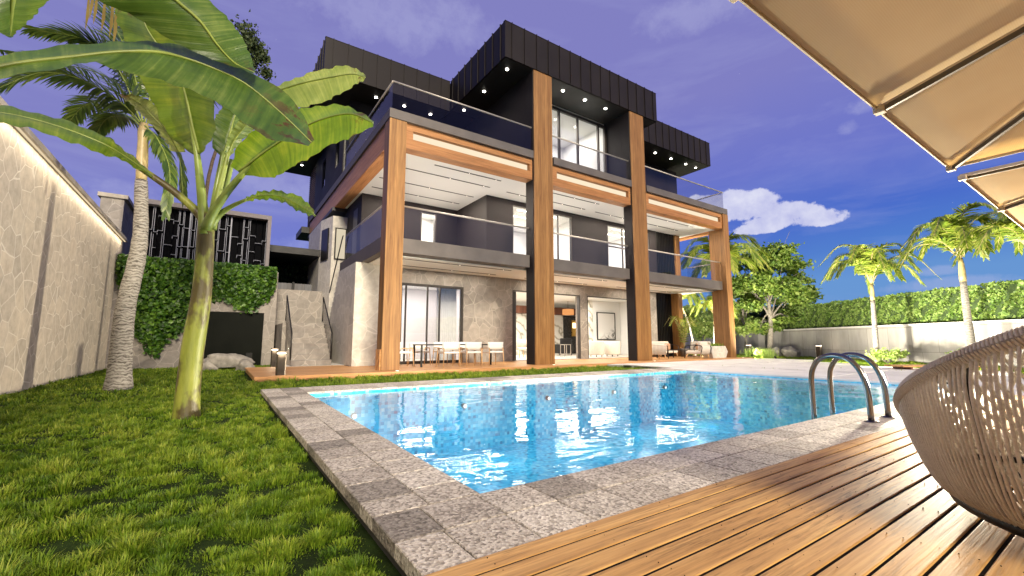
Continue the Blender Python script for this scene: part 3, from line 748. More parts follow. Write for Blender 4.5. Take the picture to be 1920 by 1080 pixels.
# ------------------------------------------------------------------ west garden: walls, screen, ivy, steps
gw = thing('garden_wall', 'tall beige crazy-paved stone garden wall with sloping coping along the left side of the lawn', 'wall', (-3.1, 6, LAWN))
bx(-3.34, -2.92, -6, 19.3, -.3, 4.13).build('wall_face', M['stone_wall'], gw)
m = MB(); y = -6.0
while y < 19.3: m.box(-3.42, -2.80, y + .002, min(19.38, y + .8) - .002, 4.131, 4.23); y += .8
m.build('coping', M['coping'], gw, bevel=.008)
m = MB(); m.box(-2.875, -2.845, -6, 19.2, 4.112, 4.1305); m.build('led_strip', m_emit('coping_led', (1.0, .80, .52), .5), gw)
L = bpy.data.lights.new('coping_led', 'AREA'); L.shape = 'RECTANGLE'; L.size = .04; L.size_y = 24; L.energy = 60; L.color = (1, .84, .62)
o = bpy.data.objects.new('coping_led', L); COL.objects.link(o); o.location = (-2.80, 7, 4.10); o.rotation_euler = (0, R(18), 0)
wb = thing('garden_wall', 'higher stone wall end with dark coping behind the lattice screen', 'wall', (-3.3, 22, LAWN))
bx(-3.62, -3.02, 19.4, 27, -.2, 5.62).build('wall_face', M['stone'], wb)
bx(-3.70, -2.92, 19.32, 27.1, 5.621, 5.76).build('coping', M['coping'], wb, bevel=.01)
rw = thing('retaining_wall', 'stone retaining wall with black glass hatch behind the rocks and ivy', 'wall', (-.6, 18.8, LAWN))
m = MB(); m.box(-3.0, -.47, 18.6, 19.1, -.3, 3.40); m.box(-.47, 1.34, 18.6, 19.1, 1.83, 3.40); m.box(1.34, 1.72, 18.6, 23.0, -.3, 3.40); m.box(-.47, 1.34, 18.75, 19.1, -.3, 1.829)
m.build('wall_face', M['stone'], rw)
pn = bx(-.465, 1.335, 18.62, 18.74, -.1, 1.82).build('black_hatch', M['panel_black'], rw, bevel=.004)
m = MB(); m.box(-.20, .0, 18.605, 18.619, .12, .34); m.box(.86, 1.05, 18.605, 18.619, .12, .36); m.build('hatch_vent', M['black'], pn)
sc = thing('lattice_screen', 'dark screen of interlocking metal rectangles standing above the ivy wall', 'screen', (-.5, 18.9, 3.4))
m = MB(); m.box(-2.5, 1.38, 18.68, 19.2, 5.42, 5.58); m.box(1.26, 1.38, 18.68, 19.2, 3.401, 5.419); m.box(-2.5, -2.38, 18.68, 19.2, 3.401, 5.419)
m.build('frame', M['lilac_frame'], sc)
bx(-2.38, 1.26, 19.02, 19.08, 3.401, 5.419).build('dark_backing', m_plain('screen_backing', (.004, .004, .005), .8, spec=.02), sc)
m = MB(); rr = random.Random(5)
def rect_outline(x0, x1, z0, z1, y=18.9, w=.012):
    m.box(x0, x0 + w, y, y + .03, z0, z1); m.box(x1 - w, x1, y, y + .03, z0, z1); m.box(x0 + w, x1 - w, y, y + .03, z0, z0 + w)
x = -2.36
while x < 1.24:
    wd = rr.choice((.11, .15, .2, .24)); z = 5.40
    x1 = min(x + wd, 1.25)
    while z > 3.5:
        h = rr.uniform(.3, 1.0); z0 = max(3.41, z - h); rect_outline(x, x1, z0, z); z = z0 - rr.uniform(.0, .1)
    x = x1 + rr.choice((-.012, .02, .04))
for q in (-1.15, .08): m.box(q, q + .025, 18.88, 18.94, 3.401, 5.419)
m.build('metal_lattice', M['lattice'], sc)

def leaf_cloud(pts, size, nrm=None, spread=1.0, rng=RNG, elong=1.6, cup=0.25, tint=None):
    # many small pointed leaves: each is a 4 point diamond folded along its rib
    pts = np.asarray(pts); n = len(pts)
    d = rng.normal(size=(n, 3)); 
    if nrm is not None: d = d * spread + np.asarray(nrm)
    d /= np.linalg.norm(d, axis=1)[:, None]
    a = rng.normal(size=(n, 3)); a -= (a * d).sum(1)[:, None] * d; a /= np.linalg.norm(a, axis=1)[:, None]
    b_ = np.cross(d, a); s = size * rng.uniform(.6, 1.35, n)[:, None]
    A = pts - a * s * elong / 2; B = pts + b_ * s / 2 + d * s * cup; Cc = pts + a * s * elong / 2; Dd = pts - b_ * s / 2 + d * s * cup
    V = np.stack([A, B, Cc, Dd], 1).reshape(-1, 3); i = np.arange(n)[:, None] * 4
    F = np.concatenate([i + np.array([[0, 1, 2]]), i + np.array([[0, 2, 3]])], 1).reshape(-1, 3)
    t = rng.uniform(0, 1, n) if tint is None else tint
    return V, F, np.repeat(t, 4)

M['ivy'] = m_leaf('ivy_leaf', (0.010, 0.035, 0.005), (0.040, 0.11, 0.010), (0.12, 0.235, 0.022), .25, .4)
M['hedge'] = m_leaf('hedge_leaf', (0.035, 0.08, 0.014), (0.13, 0.235, 0.04), (0.33, 0.45, 0.125), .35, .45)
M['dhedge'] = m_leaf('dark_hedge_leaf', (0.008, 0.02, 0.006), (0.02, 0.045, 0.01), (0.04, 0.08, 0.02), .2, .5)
M['treeleaf'] = m_leaf('tree_leaf', (0.055, 0.115, 0.018), (0.17, 0.28, 0.045), (0.38, 0.48, 0.12), .4, .5)
M['treeleaf_pale'] = m_leaf('pale_tree_leaf', (0.13, 0.23, 0.045), (0.30, 0.42, 0.10), (0.52, 0.60, 0.22), .4, .5)
M['pine'] = m_leaf('dark_conifer_leaf', (0.015, 0.03, 0.008), (0.035, 0.055, 0.014), (0.07, 0.09, 0.03), .2, .6)
M['frond'] = m_leaf('palm_frond', (0.05, 0.10, 0.012), (0.18, 0.265, 0.03), (0.42, 0.46, 0.09), .35, .35, 1.5, .5)
M['frond_dark'] = m_leaf('dark_palm_frond', (0.025, 0.058, 0.010), (0.07, 0.125, 0.018), (0.17, 0.23, 0.04), .35, .35, 1.5, .5)
M['frond_dry'] = m_leaf('dry_palm_frond', (0.25, 0.17, 0.04), (0.42, 0.32, 0.08), (0.55, 0.44, 0.15), .4, .5)

# ivy hanging over the retaining wall
iv = thing('ivy', 'dense green ivy cascading over the stone retaining wall below the lattice screen', 'plant', (-1.2, 18.55, 3.4))
n = 11000; px = RNG.uniform(-2.85, 1.62, n); k = RNG.uniform(0, 1, n)
def ivy_low(x):
    xs = [-2.9, -2.6, -2.35, -2.1, -1.75, -1.45, -1.15, -.85, -.45, -.2, .1, .4, .8, 1.2, 1.45, 1.65]
    zs = [2.9, 2.3, 1.2, .75, .2, .75, 1.1, 1.75, 2.35, 2.35, 2.4, 2.05, 1.95, 2.2, 2.5, 2.9]
    return np.interp(x, xs, zs)
lo = ivy_low(px) + RNG.normal(0, .12, n)
pz = 3.52 - (3.52 - lo) * k ** 1.25
py = 18.52 - RNG.uniform(0, .28, n) * np.clip((pz - lo) / .8, .15, 1) - .05 * np.sin(px * 9)
V, F, t = leaf_cloud(np.stack([px, py, pz], 1), .115, (0, -1.0, .35), .55, elong=1.15)
np_mesh('foliage', V, F, M['ivy'], iv, col=t)

# garden staircase
st = thing('garden_staircase', 'pale stone garden steps climbing beside the house with dark side railings', 'stairs', (2.5, 15.5, 0))
m = MB()
for i in range(8): m.box(1.92, 3.12, 15.3 + i * .21, 15.3 + (i + 1) * .21 + (.3 if i == 7 else .02), .006, .178 * (i + 1))
m.box(1.80, 3.4, 17.0, 19.5, .006, 1.42)
m.build('steps', M['stone'], st, bevel=.01)
for x in (1.90, 3.10):
    m = MB(); m.prism([(x, 15.32, .15), (x, 17.1, 1.45), (x, 17.1, 2.35), (x, 15.32, 1.02)], (.012, 0, 0)); g_ = m.build('side_railing', M['rail_glass'], st)
    m = MB(); m.tube([(x, 15.32, .2), (x, 15.32, 1.04), (x, 17.1, 2.38), (x, 17.1, 1.5)], .022, 8); m.build('handrail', M['black'], g_)
lw = thing('stone_wall', 'shaded stone wall at the top of the garden steps', 'wall', (2.6, 19.6, 1.4))
bx(1.73, 3.6, 19.5, 19.8, -.1, 2.86).build('wall_face', M['stone'], lw)
fe = thing('board_fence', 'grey vertical board fence above the shaded stone wall', 'fence', (2.8, 21.5, 2.6))
for a, c in ((1.4, 2.55), (2.66, 4.6)):
    m = MB(); x = a
    while x < c - .05: m.box(x, min(c, x + .24) - .006, 21.5, 21.54, 2.3, 3.36); x += .24
    m.build('board_panel', M['fence'], fe)
bx(2.56, 2.65, 21.48, 21.6, 2.3, 3.42).build('post', M['black'], fe)
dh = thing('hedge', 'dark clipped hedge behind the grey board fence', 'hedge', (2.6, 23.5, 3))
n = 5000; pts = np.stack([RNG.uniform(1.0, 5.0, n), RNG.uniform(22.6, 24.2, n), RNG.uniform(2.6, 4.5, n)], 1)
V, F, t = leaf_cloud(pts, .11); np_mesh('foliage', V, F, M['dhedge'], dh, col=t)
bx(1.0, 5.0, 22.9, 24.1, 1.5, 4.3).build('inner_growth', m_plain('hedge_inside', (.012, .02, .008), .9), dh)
cn = thing('canopy', 'flat black canopy roof beyond the board fence', 'canopy', (2.5, 21, 4.4))
bx(1.45, 3.8, 19.9, 24, 4.42, 4.70).build('roof_slab', M['black'], cn)
bx(1.6, 1.72, 23.2, 23.3, 0, 4.419).build('post', M['black'], cn)

# rocks
def rock(name, label, c, size, seed, group=None, rz=0):
    import bmesh
    bm = bmesh.new(); bmesh.ops.create_icosphere(bm, subdivisions=4, radius=1)
    from mathutils import noise as N
    for v in bm.verts:
        p = v.co.copy(); o = Vector((seed * 3.1, seed, 0))
        d = 1 + .35 * N.noise(p * 1.1 + o) + .16 * N.noise(p * 2.7 + o) + .06 * N.noise(p * 7 + o)
        q = p * d
        for a in range(5):                       # chipped flats
            nv = Vector((math.sin(seed + a * 2.1), math.cos(seed * 1.7 + a * 1.3), math.sin(a * 1.9 + seed) * .8)).normalized()
            e = q.dot(nv) - .72
            if e > 0: q -= nv * e * .85
        v.co = Vector((q.x * size[0], q.y * size[1], max(q.z, -.6) * size[2]))
    me = bpy.data.meshes.new(name); bm.to_mesh(me); bm.free(); me.materials.append(M['rock'])
    for p in me.polygons: p.use_smooth = True
    o = bpy.data.objects.new(name, me); COL.objects.link(o); o.location = c; o.rotation_euler = (0, 0, rz)
    return tag(o, label, 'rock', group)
q = atz(427, 694, LAWN); rock('rock', 'long pale garden rock in front of the black hatch', (q.x, q.y + .3, .12), (.78, .34, .27), 1.3, 'rocks before the hatch', .1)
q = atz(389, 695, LAWN); rock('rock', 'small rounded rock left of the long rock, next to the banana trunk', (q.x, q.y + .1, -.02), (.27, .26, .22), 4.2, 'rocks before the hatch')
q = atz(461, 695, LAWN); rock('rock', 'smaller rock right of the long rock by the terrace corner', (q.x, q.y, -.02), (.27, .26, .24), 7.7, 'rocks before the hatch')

# bollard lights
def bollard(label, loc, group, r=.10, h=.68):
    t = thing('bollard_light', label, 'bollard light', loc, group)
    m = MB(); m.box(loc[0] - r, loc[0] + r, loc[1] - r, loc[1] + r, loc[2], loc[2] + h - .07); m.build('post', M['bollard'], t, bevel=.025)
    m = MB(); m.box(loc[0] - r * .85, loc[0] + r * .85, loc[1] - r * .85, loc[1] + r * .85, loc[2] + h - .069, loc[2] + h - .046); m.build('lamp_ring', M['bollard_lamp'], t)
    m = MB(); m.box(loc[0] - r, loc[0] + r, loc[1] - r, loc[1] + r, loc[2] + h - .045, loc[2] + h); m.build('cap', M['bollard'], t, bevel=.008)
    L = bpy.data.lights.new('bollard_lamp', 'POINT'); L.energy = 6; L.color = (1, .84, .6); L.shadow_soft_size = .12
    o = bpy.data.objects.new('bollard_lamp', L); COL.objects.link(o); o.location = (loc[0], loc[1] - r - .08, loc[2] + h - .06)
    return t
q = atz(525, 713, LAWN); bollard('bronze bollard light standing on the lawn in front of the terrace edge', (q.x, q.y, LAWN), 'bollard lights by the steps')
q = atz(513, 692, LAWN); bollard('bronze bollard light farther back, behind the other one near the garden steps', (q.x, q.y, LAWN), 'bollard lights by the steps')
q = atz(1405, 668, LAWN); bollard('dark bollard light near the slim tree and the last timber column', (q.x, q.y, LAWN), 'bollard lights in the east garden', .12, .72)
q = atz(1537, 672, LAWN); bollard('dark bollard light left of the pair behind the pool ladder', (q.x, q.y, LAWN), 'bollard lights in the east garden', .12, .72)
q = atz(1580, 671.5, LAWN); bollard('dark bollard light seen just above the pool ladder rails', (q.x, q.y, LAWN), 'bollard lights in the east garden', .12, .72)

# ------------------------------------------------------------------ banana plants
M['ban'] = m_banana('banana_leaf', (0.05, 0.105, 0.008), (0.125, 0.20, 0.015), (0.26, 0.31, 0.035), .40)
M['ban_dark'] = m_banana('dark_banana_leaf', (0.025, 0.06, 0.008), (0.065, 0.12, 0.015), (0.17, 0.225, 0.05), .3)
M['ban_pale'] = m_banana('pale_banana_leaf', (0.12, 0.18, 0.04), (0.22, 0.28, 0.08), (0.36, 0.40, 0.15), .4)
M['rib'] = m_plain('banana_midrib', (0.17, 0.21, 0.035), 0.45, 0, .25, 6, .05)
M['petiole'] = m_plain('banana_petiole', (0.16, 0.21, 0.04), 0.4, 0, .25, 5, .05)
def banana_trunk_mat():
    t = NT('banana_stem'); n = t.noise(t.coord((6, 6, 1.2)), 1.3, 6.0, .7); n2 = t.noise(t.coord((3, 3, 1.6)), 1.0, 4.0, .6)
    c = t.ramp(n, [(0.25, (0.10, 0.12, 0.016)), (0.5, (0.185, 0.205, 0.028)), (0.8, (0.31, 0.31, 0.07))])
    c = t.mix(t.ramp(n2, [(0.47, 0.0), (0.55, 0.9)]), c, (0.05, 0.032, 0.012))
    return t.done(t.pbsdf(c, .45, 0, t.bump(n, .5, .02), .4))
M['bstem'] = banana_trunk_mat()
def leaf3(parent, name, mid, ea, eb, mat, n=34, wave=.012, rib=.014, rib_mat=None, seed=0, label=None):
    A = catmull(ea, n); Bm = catmull(mid, n); Bb = catmull(eb, n); rows = []; uvs = []; r = random.Random(seed)
    K = 5
    for i in range(n):
        s = i / (n - 1); row = []; uu = []
        for (e, sgn) in ((A[i], -1), (Bb[i], 1)):
            half = []
            for k in range(K + 1):
                w_ = k / K; p = Bm[i].lerp(e, w_)
                nrm = (Bm[min(i + 1, n - 1)] - Bm[max(i - 1, 0)]).cross(e - Bm[i])
                if nrm.length > 1e-6:
                    nrm.normalize()
                    p = p + nrm * sgn * (.10 * (e - Bm[i]).length * w_ * (1 - w_) * 2)
                    p = p + nrm * wave * w_ * (math.sin(s * 61 + seed * 3 + sgn) + .7 * math.sin(s * 29 + seed)) 
                    p = p + (e - Bm[i]) * (w_ ** 3) * .022 * math.sin(s * 83 + seed * 7 + sgn * 2) * (1 if 0.04 < s < .97 else 0)
                half.append((p, (s, .5 + sgn * .5 * w_)))
            if sgn < 0: row = [h[0] for h in half[::-1]]; uu = [h[1] for h in half[::-1]]
            else: row += [h[0] for h in half[1:]]; uu += [h[1] for h in half[1:]]
        rows.append(row); uvs.append(uu)
    m = MB(); m.grid(rows, uvs); o = m.build(name, mat, parent)
    if label: o['label'] = label
    if rib:
        m = MB(); m.tube(Bm, [rib * (1 - .8 * i / (n - 1)) + .002 for i in range(n)], 6); m.build('midrib', rib_mat or M['rib'], o)
    return o
def L3(parent, spec, dep, **k):   # spec: three outlines of the same number of survey points; dep: distances for mid, edge a, edge b
    mid, ea, eb = spec
    md, ad, bd = dep
    def lin(pts, d): 
        n_ = len(pts); return [P(p[0], p[1], d[0] + (d[1] - d[0]) * i / (n_ - 1)) for i, p in enumerate(pts)]
    return leaf3(parent, k.pop('name', 'leaf'), lin(mid, md), lin(ea, ad), lin(eb, bd), **k)
base = atz(350, 786, LAWN)
bp = thing('banana_plant', 'banana plant with thick yellow-green stem and broad drooping leaves on the lawn by the pool', 'plant', base)
dB = base.dot(FWH)
path = [Vector((base.x, base.y, LAWN - .05)), P(352, 740, dB), P(362, 650, dB), P(377, 560, dB), P(384, 480, dB), P(388, 400, dB)]
ps = catmull(path, 22); wd = [q*.84 for q in [.172, .165, .158, .152, .148, .145, .142, .140, .138, .136, .133, .13, .126, .122, .118, .114, .112, .11, .108, .106, .105, .10]]
m = MB(); m.tube(ps, wd, 20); st_ = m.build('stem', M['bstem'], bp)
def pet(par, pts, r0, r1, mat=None):
    m = MB(); c = catmull([P(*q) for q in pts], 14); m.tube(c, [r0 + (r1 - r0) * (i / 13) ** .7 for i in range(14)], 10); return m.build('petiole', mat or M['petiole'], par)
z_ = dB
pet(bp, [(388, 430, z_), (372, 400, z_ - .03), (330, 362, z_ - .1), (285, 330, z_ - .2), (240, 300, z_ - .25)], .062, .03, M['bstem'])
pet(bp, [(385, 440, z_ - .02), (380, 385, z_ - .05), (374, 330, z_ - .15), (368, 280, z_ - .2), (356, 215, z_ - .25)], .075, .024)
pet(bp, [(395, 430, z_ + .05), (402, 380, z_ + .08), (410, 330, z_ + .1), (418, 285, z_ + .12)], .055, .025)
pet(bp, [(398, 430, z_ - .02), (408, 370, z_), (420, 320, z_), (428, 285, z_)], .05, .024, M['rib'])
pet(bp, [(392, 420, z_ + .1), (415, 370, z_ + .15), (428, 330, z_ + .18), (435, 300, z_ + .2)], .055, .03)
pet(bp, [(385, 430, z_ - .1), (400, 398, z_ - .13), (430, 355, z_ - .18), (470, 310, z_ - .25), (505, 279, z_ - .3), (530, 262, z_ - .35)], .068, .018)
pet(bp, [(395, 425, z_ - .05), (412, 402, z_ - .05), (436, 386, z_ - .08), (465, 373, z_ - .12)], .05, .018)
L3(bp, ([(285, 328), (240, 297), (190, 268), (100, 234), (0, 211), (-120, 205)],
        [(285, 325), (236, 283), (195, 254), (105, 221), (0, 198), (-120, 190)],
        [(284, 332), (232, 302), (180, 285), (95, 253), (0, 230), (-120, 225)]), ((z_ - .2, z_ - 1.2), (z_ - .05, z_ - 1.0), (z_ - .3, z_ - 1.5)), mat=M['ban'], seed=1)
L3(bp, ([(374, 288), (362, 240), (350, 185), (335, 140), (300, 90), (272, 45), (262, -10)],
        [(362, 290), (318, 254), (285, 190), (258, 132), (235, 75), (217, 28), (240, -12)],
        [(380, 283), (400, 254), (402, 200), (392, 150), (362, 90), (330, 45), (285, -10)]), ((z_ - .2, z_ - .7), (z_ + .05, z_ - .45), (z_ - .3, z_ - .9)), mat=M['ban'], seed=2, rib=.02)
L3(bp, ([(418, 296), (428, 262), (438, 225), (452, 185)], [(398, 278), (399, 240), (408, 212), (436, 184)], [(428, 294), (440, 268), (458, 220), (474, 186)]),
   ((z_ + .12, z_ + .3), (z_ + .05, z_ + .3), (z_ + .3, z_ + .45)), mat=M['ban_dark'], seed=3)  # dark leaf colour holds the shade this inner leaf stands in
L3(bp, ([(426, 292), (440, 262), (458, 238), (476, 214)], [(422, 287), (428, 258), (445, 230), (462, 212)], [(432, 292), (456, 262), (478, 242), (498, 224)]),
   ((z_ + .0, z_ - .1), (z_ - .05, z_ - .15), (z_ + .08, z_ + .0)), mat=M['ban_pale'], seed=4, rib=.012)
L3(bp, ([(448, 322), (490, 289), (530, 262), (578, 234), (622, 218), (662, 214), (700, 231)],
        [(432, 312), (455, 262), (515, 220), (560, 206), (610, 197), (658, 201), (701, 228)],
        [(452, 327), (511, 333), (540, 317), (578, 297), (622, 271), (662, 256), (700, 235)]), ((z_ - .25, z_ - .75), (z_ + .02, z_ - .5), (z_ - .2, z_ - .8)), mat=M['ban'], seed=5, label='bright leaf reaching right with a browned tip')
L3(bp, ([(460, 190), (520, 170), (570, 155), (620, 145), (660, 139), (685, 145)], [(470, 165), (520, 160), (562, 143), (614, 128), (656, 124), (685, 141)], [(480, 205), (540, 204), (592, 196), (630, 180), (665, 160), (685, 148)]),
   ((z_ + .5, z_ + .2), (z_ + .6, z_ + .3), (z_ + .4, z_ + .15)), mat=M['ban_pale'], seed=6)
pet(bp, [(396, 420, z_ + .1), (415, 330, z_ + .3), (440, 250, z_ + .45), (470, 188, z_ + .5)], .05, .02)
L3(bp, ([(462, 374), (490, 367), (525, 368), (560, 384), (592, 404)], [(462, 371), (488, 359), (525, 358), (568, 372), (593, 403)], [(464, 377), (495, 374), (530, 379), (562, 397), (590, 406)]),
   ((z_ - .1, z_ - .3), (z_ + .08, z_ - .15), (z_ - .25, z_ - .4)), mat=M['ban'], seed=7, rib=.008)
L3(bp, ([(335, 285), (318, 255), (293, 225), (258, 192), (224, 177)], [(348, 285), (332, 250), (308, 213), (268, 183), (225, 176)], [(322, 283), (300, 252), (272, 222), (245, 195), (224, 179)]),
   ((z_ + .2, z_ - .1), (z_ + .1, z_ - .2), (z_ + .3, z_)), mat=M['ban_pale'], seed=8, rib=.008)

b2 = Vector((-2.15, 4.75, LAWN))
bq = thing('banana_plant', 'second banana plant at the left edge sending huge arching leaves across the top', 'plant', b2)
top = Vector((-2.1, 4.7, 1.95)); m = MB(); m.tube(catmull([b2, b2 + Vector((.03, 0, 1)), top], 12), [.16 - .004 * i for i in range(12)], 16); m.build('stem', M['bstem'], bq)
def pet2(end, lift=.5, r=.04):
    m = MB(); mid_ = (top + end) / 2 + Vector((0, 0, lift)); c = catmull([top - Vector((0, 0, .3)), mid_, end], 14); m.tube(c, [r - (r - .02) * i / 13 for i in range(14)], 8); m.build('petiole', M['petiole'], bq)
pet2(P(-60, 140, 2.6), .3); pet2(P(290, -40, 2.9), .5); pet2(P(30, -40, 2.0), .5)
L3(bq, ([(-60, 140), (30, 120), (130, 108), (220, 98), (291, 97), (340, 107), (400, 128), (460, 157), (525, 210), (584, 267)],
        [(-60, 108), (30, 99), (130, 84), (220, 78), (290, 79), (337, 84), (415, 110), (485, 143), (552, 190), (590, 262)],
        [(-60, 165), (30, 141), (130, 124), (180, 118), (245, 138), (300, 150), (370, 174), (431, 208), (500, 258), (580, 273)]), ((2.6, 3.7), (2.75, 3.9), (2.5, 3.45)), mat=M['ban_dark'], n=46, seed=9, rib=.016, wave=.006, label='long dark leaf arching across with a brown scar near its tip')
L3(bq, ([(290, -40), (330, 0), (375, 40), (408, 85), (440, 118), (477, 136)], [(120, -40), (180, 0), (250, 30), (320, 75), (400, 112), (474, 137)], [(360, -40), (392, 0), (430, 37), (457, 75), (471, 108), (479, 134)]),
   ((2.9, 3.5), (2.75, 3.4), (3.1, 3.6)), mat=M['ban_dark'], seed=10, rib=.014, wave=.006)
L3(bq, ([(30, -40), (22, 10), (20, 40), (18, 68)], [(-60, -40), (-40, 20), (-8, 55), (16, 70)], [(125, -40), (88, 3), (52, 42), (20, 68)]), ((2.0, 2.2), (1.9, 2.1), (2.2, 2.3)), mat=M['ban_dark'], seed=11, rib=.012, wave=.004)

# ------------------------------------------------------------------ palms
M['ptrunk'] = None
def ring_bark():
    t = NT('ringed_palm_bark'); v = t.coord((1, 1, 1)); w = t.add('ShaderNodeTexWave', wave_type='BANDS', bands_direction='Z'); w.inputs['Scale'].default_value = 5.5
    w.inputs['Distortion'].default_value = 9.0; w.inputs['Detail'].default_value = 3; w.inputs['Detail Scale'].default_value = 1.7; t.lk(v, w.inputs['Vector'])
    n = t.noise(t.coord((7, 7, 22)), 1.0, 5.0, .7)
    c = t.ramp(t.math('ADD', t.math('MULTIPLY', w.outputs['Fac'], .28), t.math('MULTIPLY', n, .78)), [(0.30, (0.06, 0.05, 0.042)), (0.5, (0.22, 0.20, 0.172)), (0.8, (0.36, 0.335, 0.295))])
    return t.done(t.pbsdf(c, .85, 0, t.bump(n, .7, .02), .2))
M['ptrunk'] = ring_bark()
M['crown'] = m_plain('palm_crownshaft', (0.40, 0.31, 0.14), .45, 0, .3, 4, .08)
M['dtrunk'] = m_plain('dark_slender_bark', (0.085, 0.062, 0.045), .9, 0, .4, 18, .6, .2, 40)
M['bark'] = m_plain('pale_tree_bark', (0.24, 0.215, 0.18), .85, 0, .35, 9, .4, .2, 30)
def frond_mesh(rach, n=46, L=.55, w=.035, droop=.5, tw=.0, rng=RNG, tip=.35, base_gap=.12, up=(0, 0, 1), fold=.35):
    c = catmull(rach, n); V = []; F = []; T = []
    for i in range(n):
        s = i / (n - 1)
        if s < base_gap: continue
        t = (c[min(i + 1, n - 1)] - c[max(i - 1, 0)]).normalized()
        sd = t.cross(Vector(up)); 
        if sd.length < .05: sd = t.cross(RT)
        sd.normalize(); nu = sd.cross(t).normalized()
        ln = L * (1 - (1 - tip) * s ** 1.6) * min(1, .45 + s * 2.2)
        for sg in (-1, 1):
            l_ = ln * rng.uniform(.82, 1.12)
            d = (sd * sg * (1 - .35 * s) + t * (.55 + .5 * s) + nu * fold * rng.uniform(.3, 1.3)).normalized()
            p0 = c[i]; seg = 4; wv = d.cross(nu).normalized() * (w * rng.uniform(.75, 1.15)) if d.cross(nu).length > .01 else sd * w
            b0 = len(V); p = p0.copy(); dd = d.copy()
            for k in range(seg + 1):
                u = k / seg; ww = wv * (math.sin(math.pi * min(1, .18 + .8 * u)) if k < seg else .04) * .5
                V.append(p - ww); V.append(p + ww)
                dd = (dd + Vector((0, 0, -droop * .42 * rng.uniform(.6, 1.3)))).normalized(); p = p + dd * (l_ / seg)
            tt_ = rng.uniform(0, 1)
            T += [tt_] * (2 * seg + 2)
            for k in range(seg): F.append((b0 + 2 * k, b0 + 2 * k + 1, b0 + 2 * k + 3, b0 + 2 * k + 2))
    return V, F, T, c
def add_frond(parent, rach, mat, rr=.02, rmat=None, **k):
    V, F, T, c = frond_mesh(rach, **k)
    o = np_mesh('frond', [tuple(v) for v in V], F, mat, parent, col=T)
    m = MB(); m.tube(c[::3] + [c[-1]], [rr * (1 - .8 * i / (len(c[::3]))) + .002 for i in range(len(c[::3]) + 1)], 6); m.build('rachis', rmat or M['crown'], o)
    return o
pb = atz(222, 731, LAWN); dP = pb.dot(FWH)
pt = thing('palm_tree', 'tall palm with curved ringed grey trunk beside the left garden wall', 'palm tree', pb)
tp = catmull([Vector((pb.x, pb.y, LAWN - .1)), P(228, 650, dP), P(236, 575, dP), P(256, 490, dP), P(264, 430, dP), P(265, 338, dP)], 26)
m = MB(); m.tube(tp, [.185 - .0033 * i + .004 * math.sin(i * 2.2) + (.05 * max(0, 1 - i / 4) ** 2) for i in range(26)], 18); m.build('trunk', M['ptrunk'], pt)
m = MB(); m.tube(catmull([P(265, 339, dP), P(267, 290, dP), P(270, 232, dP)], 8), [.088, .092, .095, .095, .09, .085, .095, .07], 14); m.build('crownshaft', M['crown'], pt)
fr = [([(268, 236), (228, 193), (150, 148), (75, 136), (-10, 168)], (0, -1.3), .75, .5), ([(266, 238), (236, 216), (198, 224), (176, 262)], (.1, .6), .5, .6),
      ([(266, 232), (222, 130), (160, 75), (60, 55)], (0, -1.0), .7, .45), ([(268, 230), (246, 120), (196, 25), (100, -60)], (.1, .2), .75, .35),
      ([(271, 230), (300, 110), (345, 10), (400, -40)], (.2, .9), .7, .4), ([(275, 236), (306, 246), (335, 290), (344, 375)], (.1, .6), .5, .7),
      ([(274, 234), (330, 175), (400, 178), (455, 245)], (.2, 1.2), .6, .5), ([(269, 230), (232, 90), (200, -20), (190, -70)], (.2, 1.1), .7, .4), ([(266, 234), (214, 190), (160, 196), (120, 240)], (.3, 1.4), .6, .55), ([(272, 236), (296, 262), (318, 320), (312, 400)], (-.1, -.3), .45, .75),
      ([(268, 232), (210, 150), (110, 118), (0, 95)], (.4, 1.4), .7, .45)]
for (q, (d0, d1), L_, dr) in fr:
    nn = len(q); add_frond(pt, [P(a, b_, dP + d0 + (d1 - d0) * i / (nn - 1)) for i, (a, b_) in enumerate(q)], M['frond_dark'], .016, M['rib'], L=L_ * 1.12, droop=dr, n=84, w=.05)
for (a, b_) in ((160, 10), (175, 0), (190, 15), (205, 25), (212, 40), (168, -10)):
    m = MB(); p0 = P(a + 8, -20, dP - .6); p1 = P(a + 4, b_ + 20, dP - .65); p2 = P(a, b_ + 45, dP - .65); wv = RT * .035
    m.grid([[p0 - wv * .4, p0 + wv * .4], [p1 - wv, p1 + wv], [p2 - wv * .1, p2 + wv * .1]]); o = m.build('dry_leaflet', M['frond_dry'], pt)
# slender dark trunk with small tufts
sb = atz(345, 702, LAWN); dS = sb.dot(FWH)
sl = thing('slender_tree', 'thin dark-barked tree rising behind the banana stem to small leafy tufts', 'tree', sb)
tp = catmull([Vector((sb.x, sb.y, LAWN - .1)), P(352, 640, dS), P(366, 540, dS), P(378, 440, dS), P(396, 310, dS), P(440, 200, dS + .2), P(478, 110, dS + .4)], 26)
m = MB(); m.tube(tp, [.095 - .003 * i for i in range(26)], 10); m.build('trunk', M['dtrunk'], sl)
pts = []
for (a, b_, r, k) in ((480, 92, .28, 420), (492, 108, .2, 220), (468, 78, .2, 220), (500, 138, .18, 180), (470, 120, .25, 250), (460, 60, .3, 300), (446, 160, .3, 260)):
    c = P(a, b_, dS + .4); pts.append(np.array(c) + RNG.normal(size=(k, 3)) * r * .5)
V, F, t = leaf_cloud(np.concatenate(pts), .07); np_mesh('foliage', V, F, M['pine'], sl, col=t)
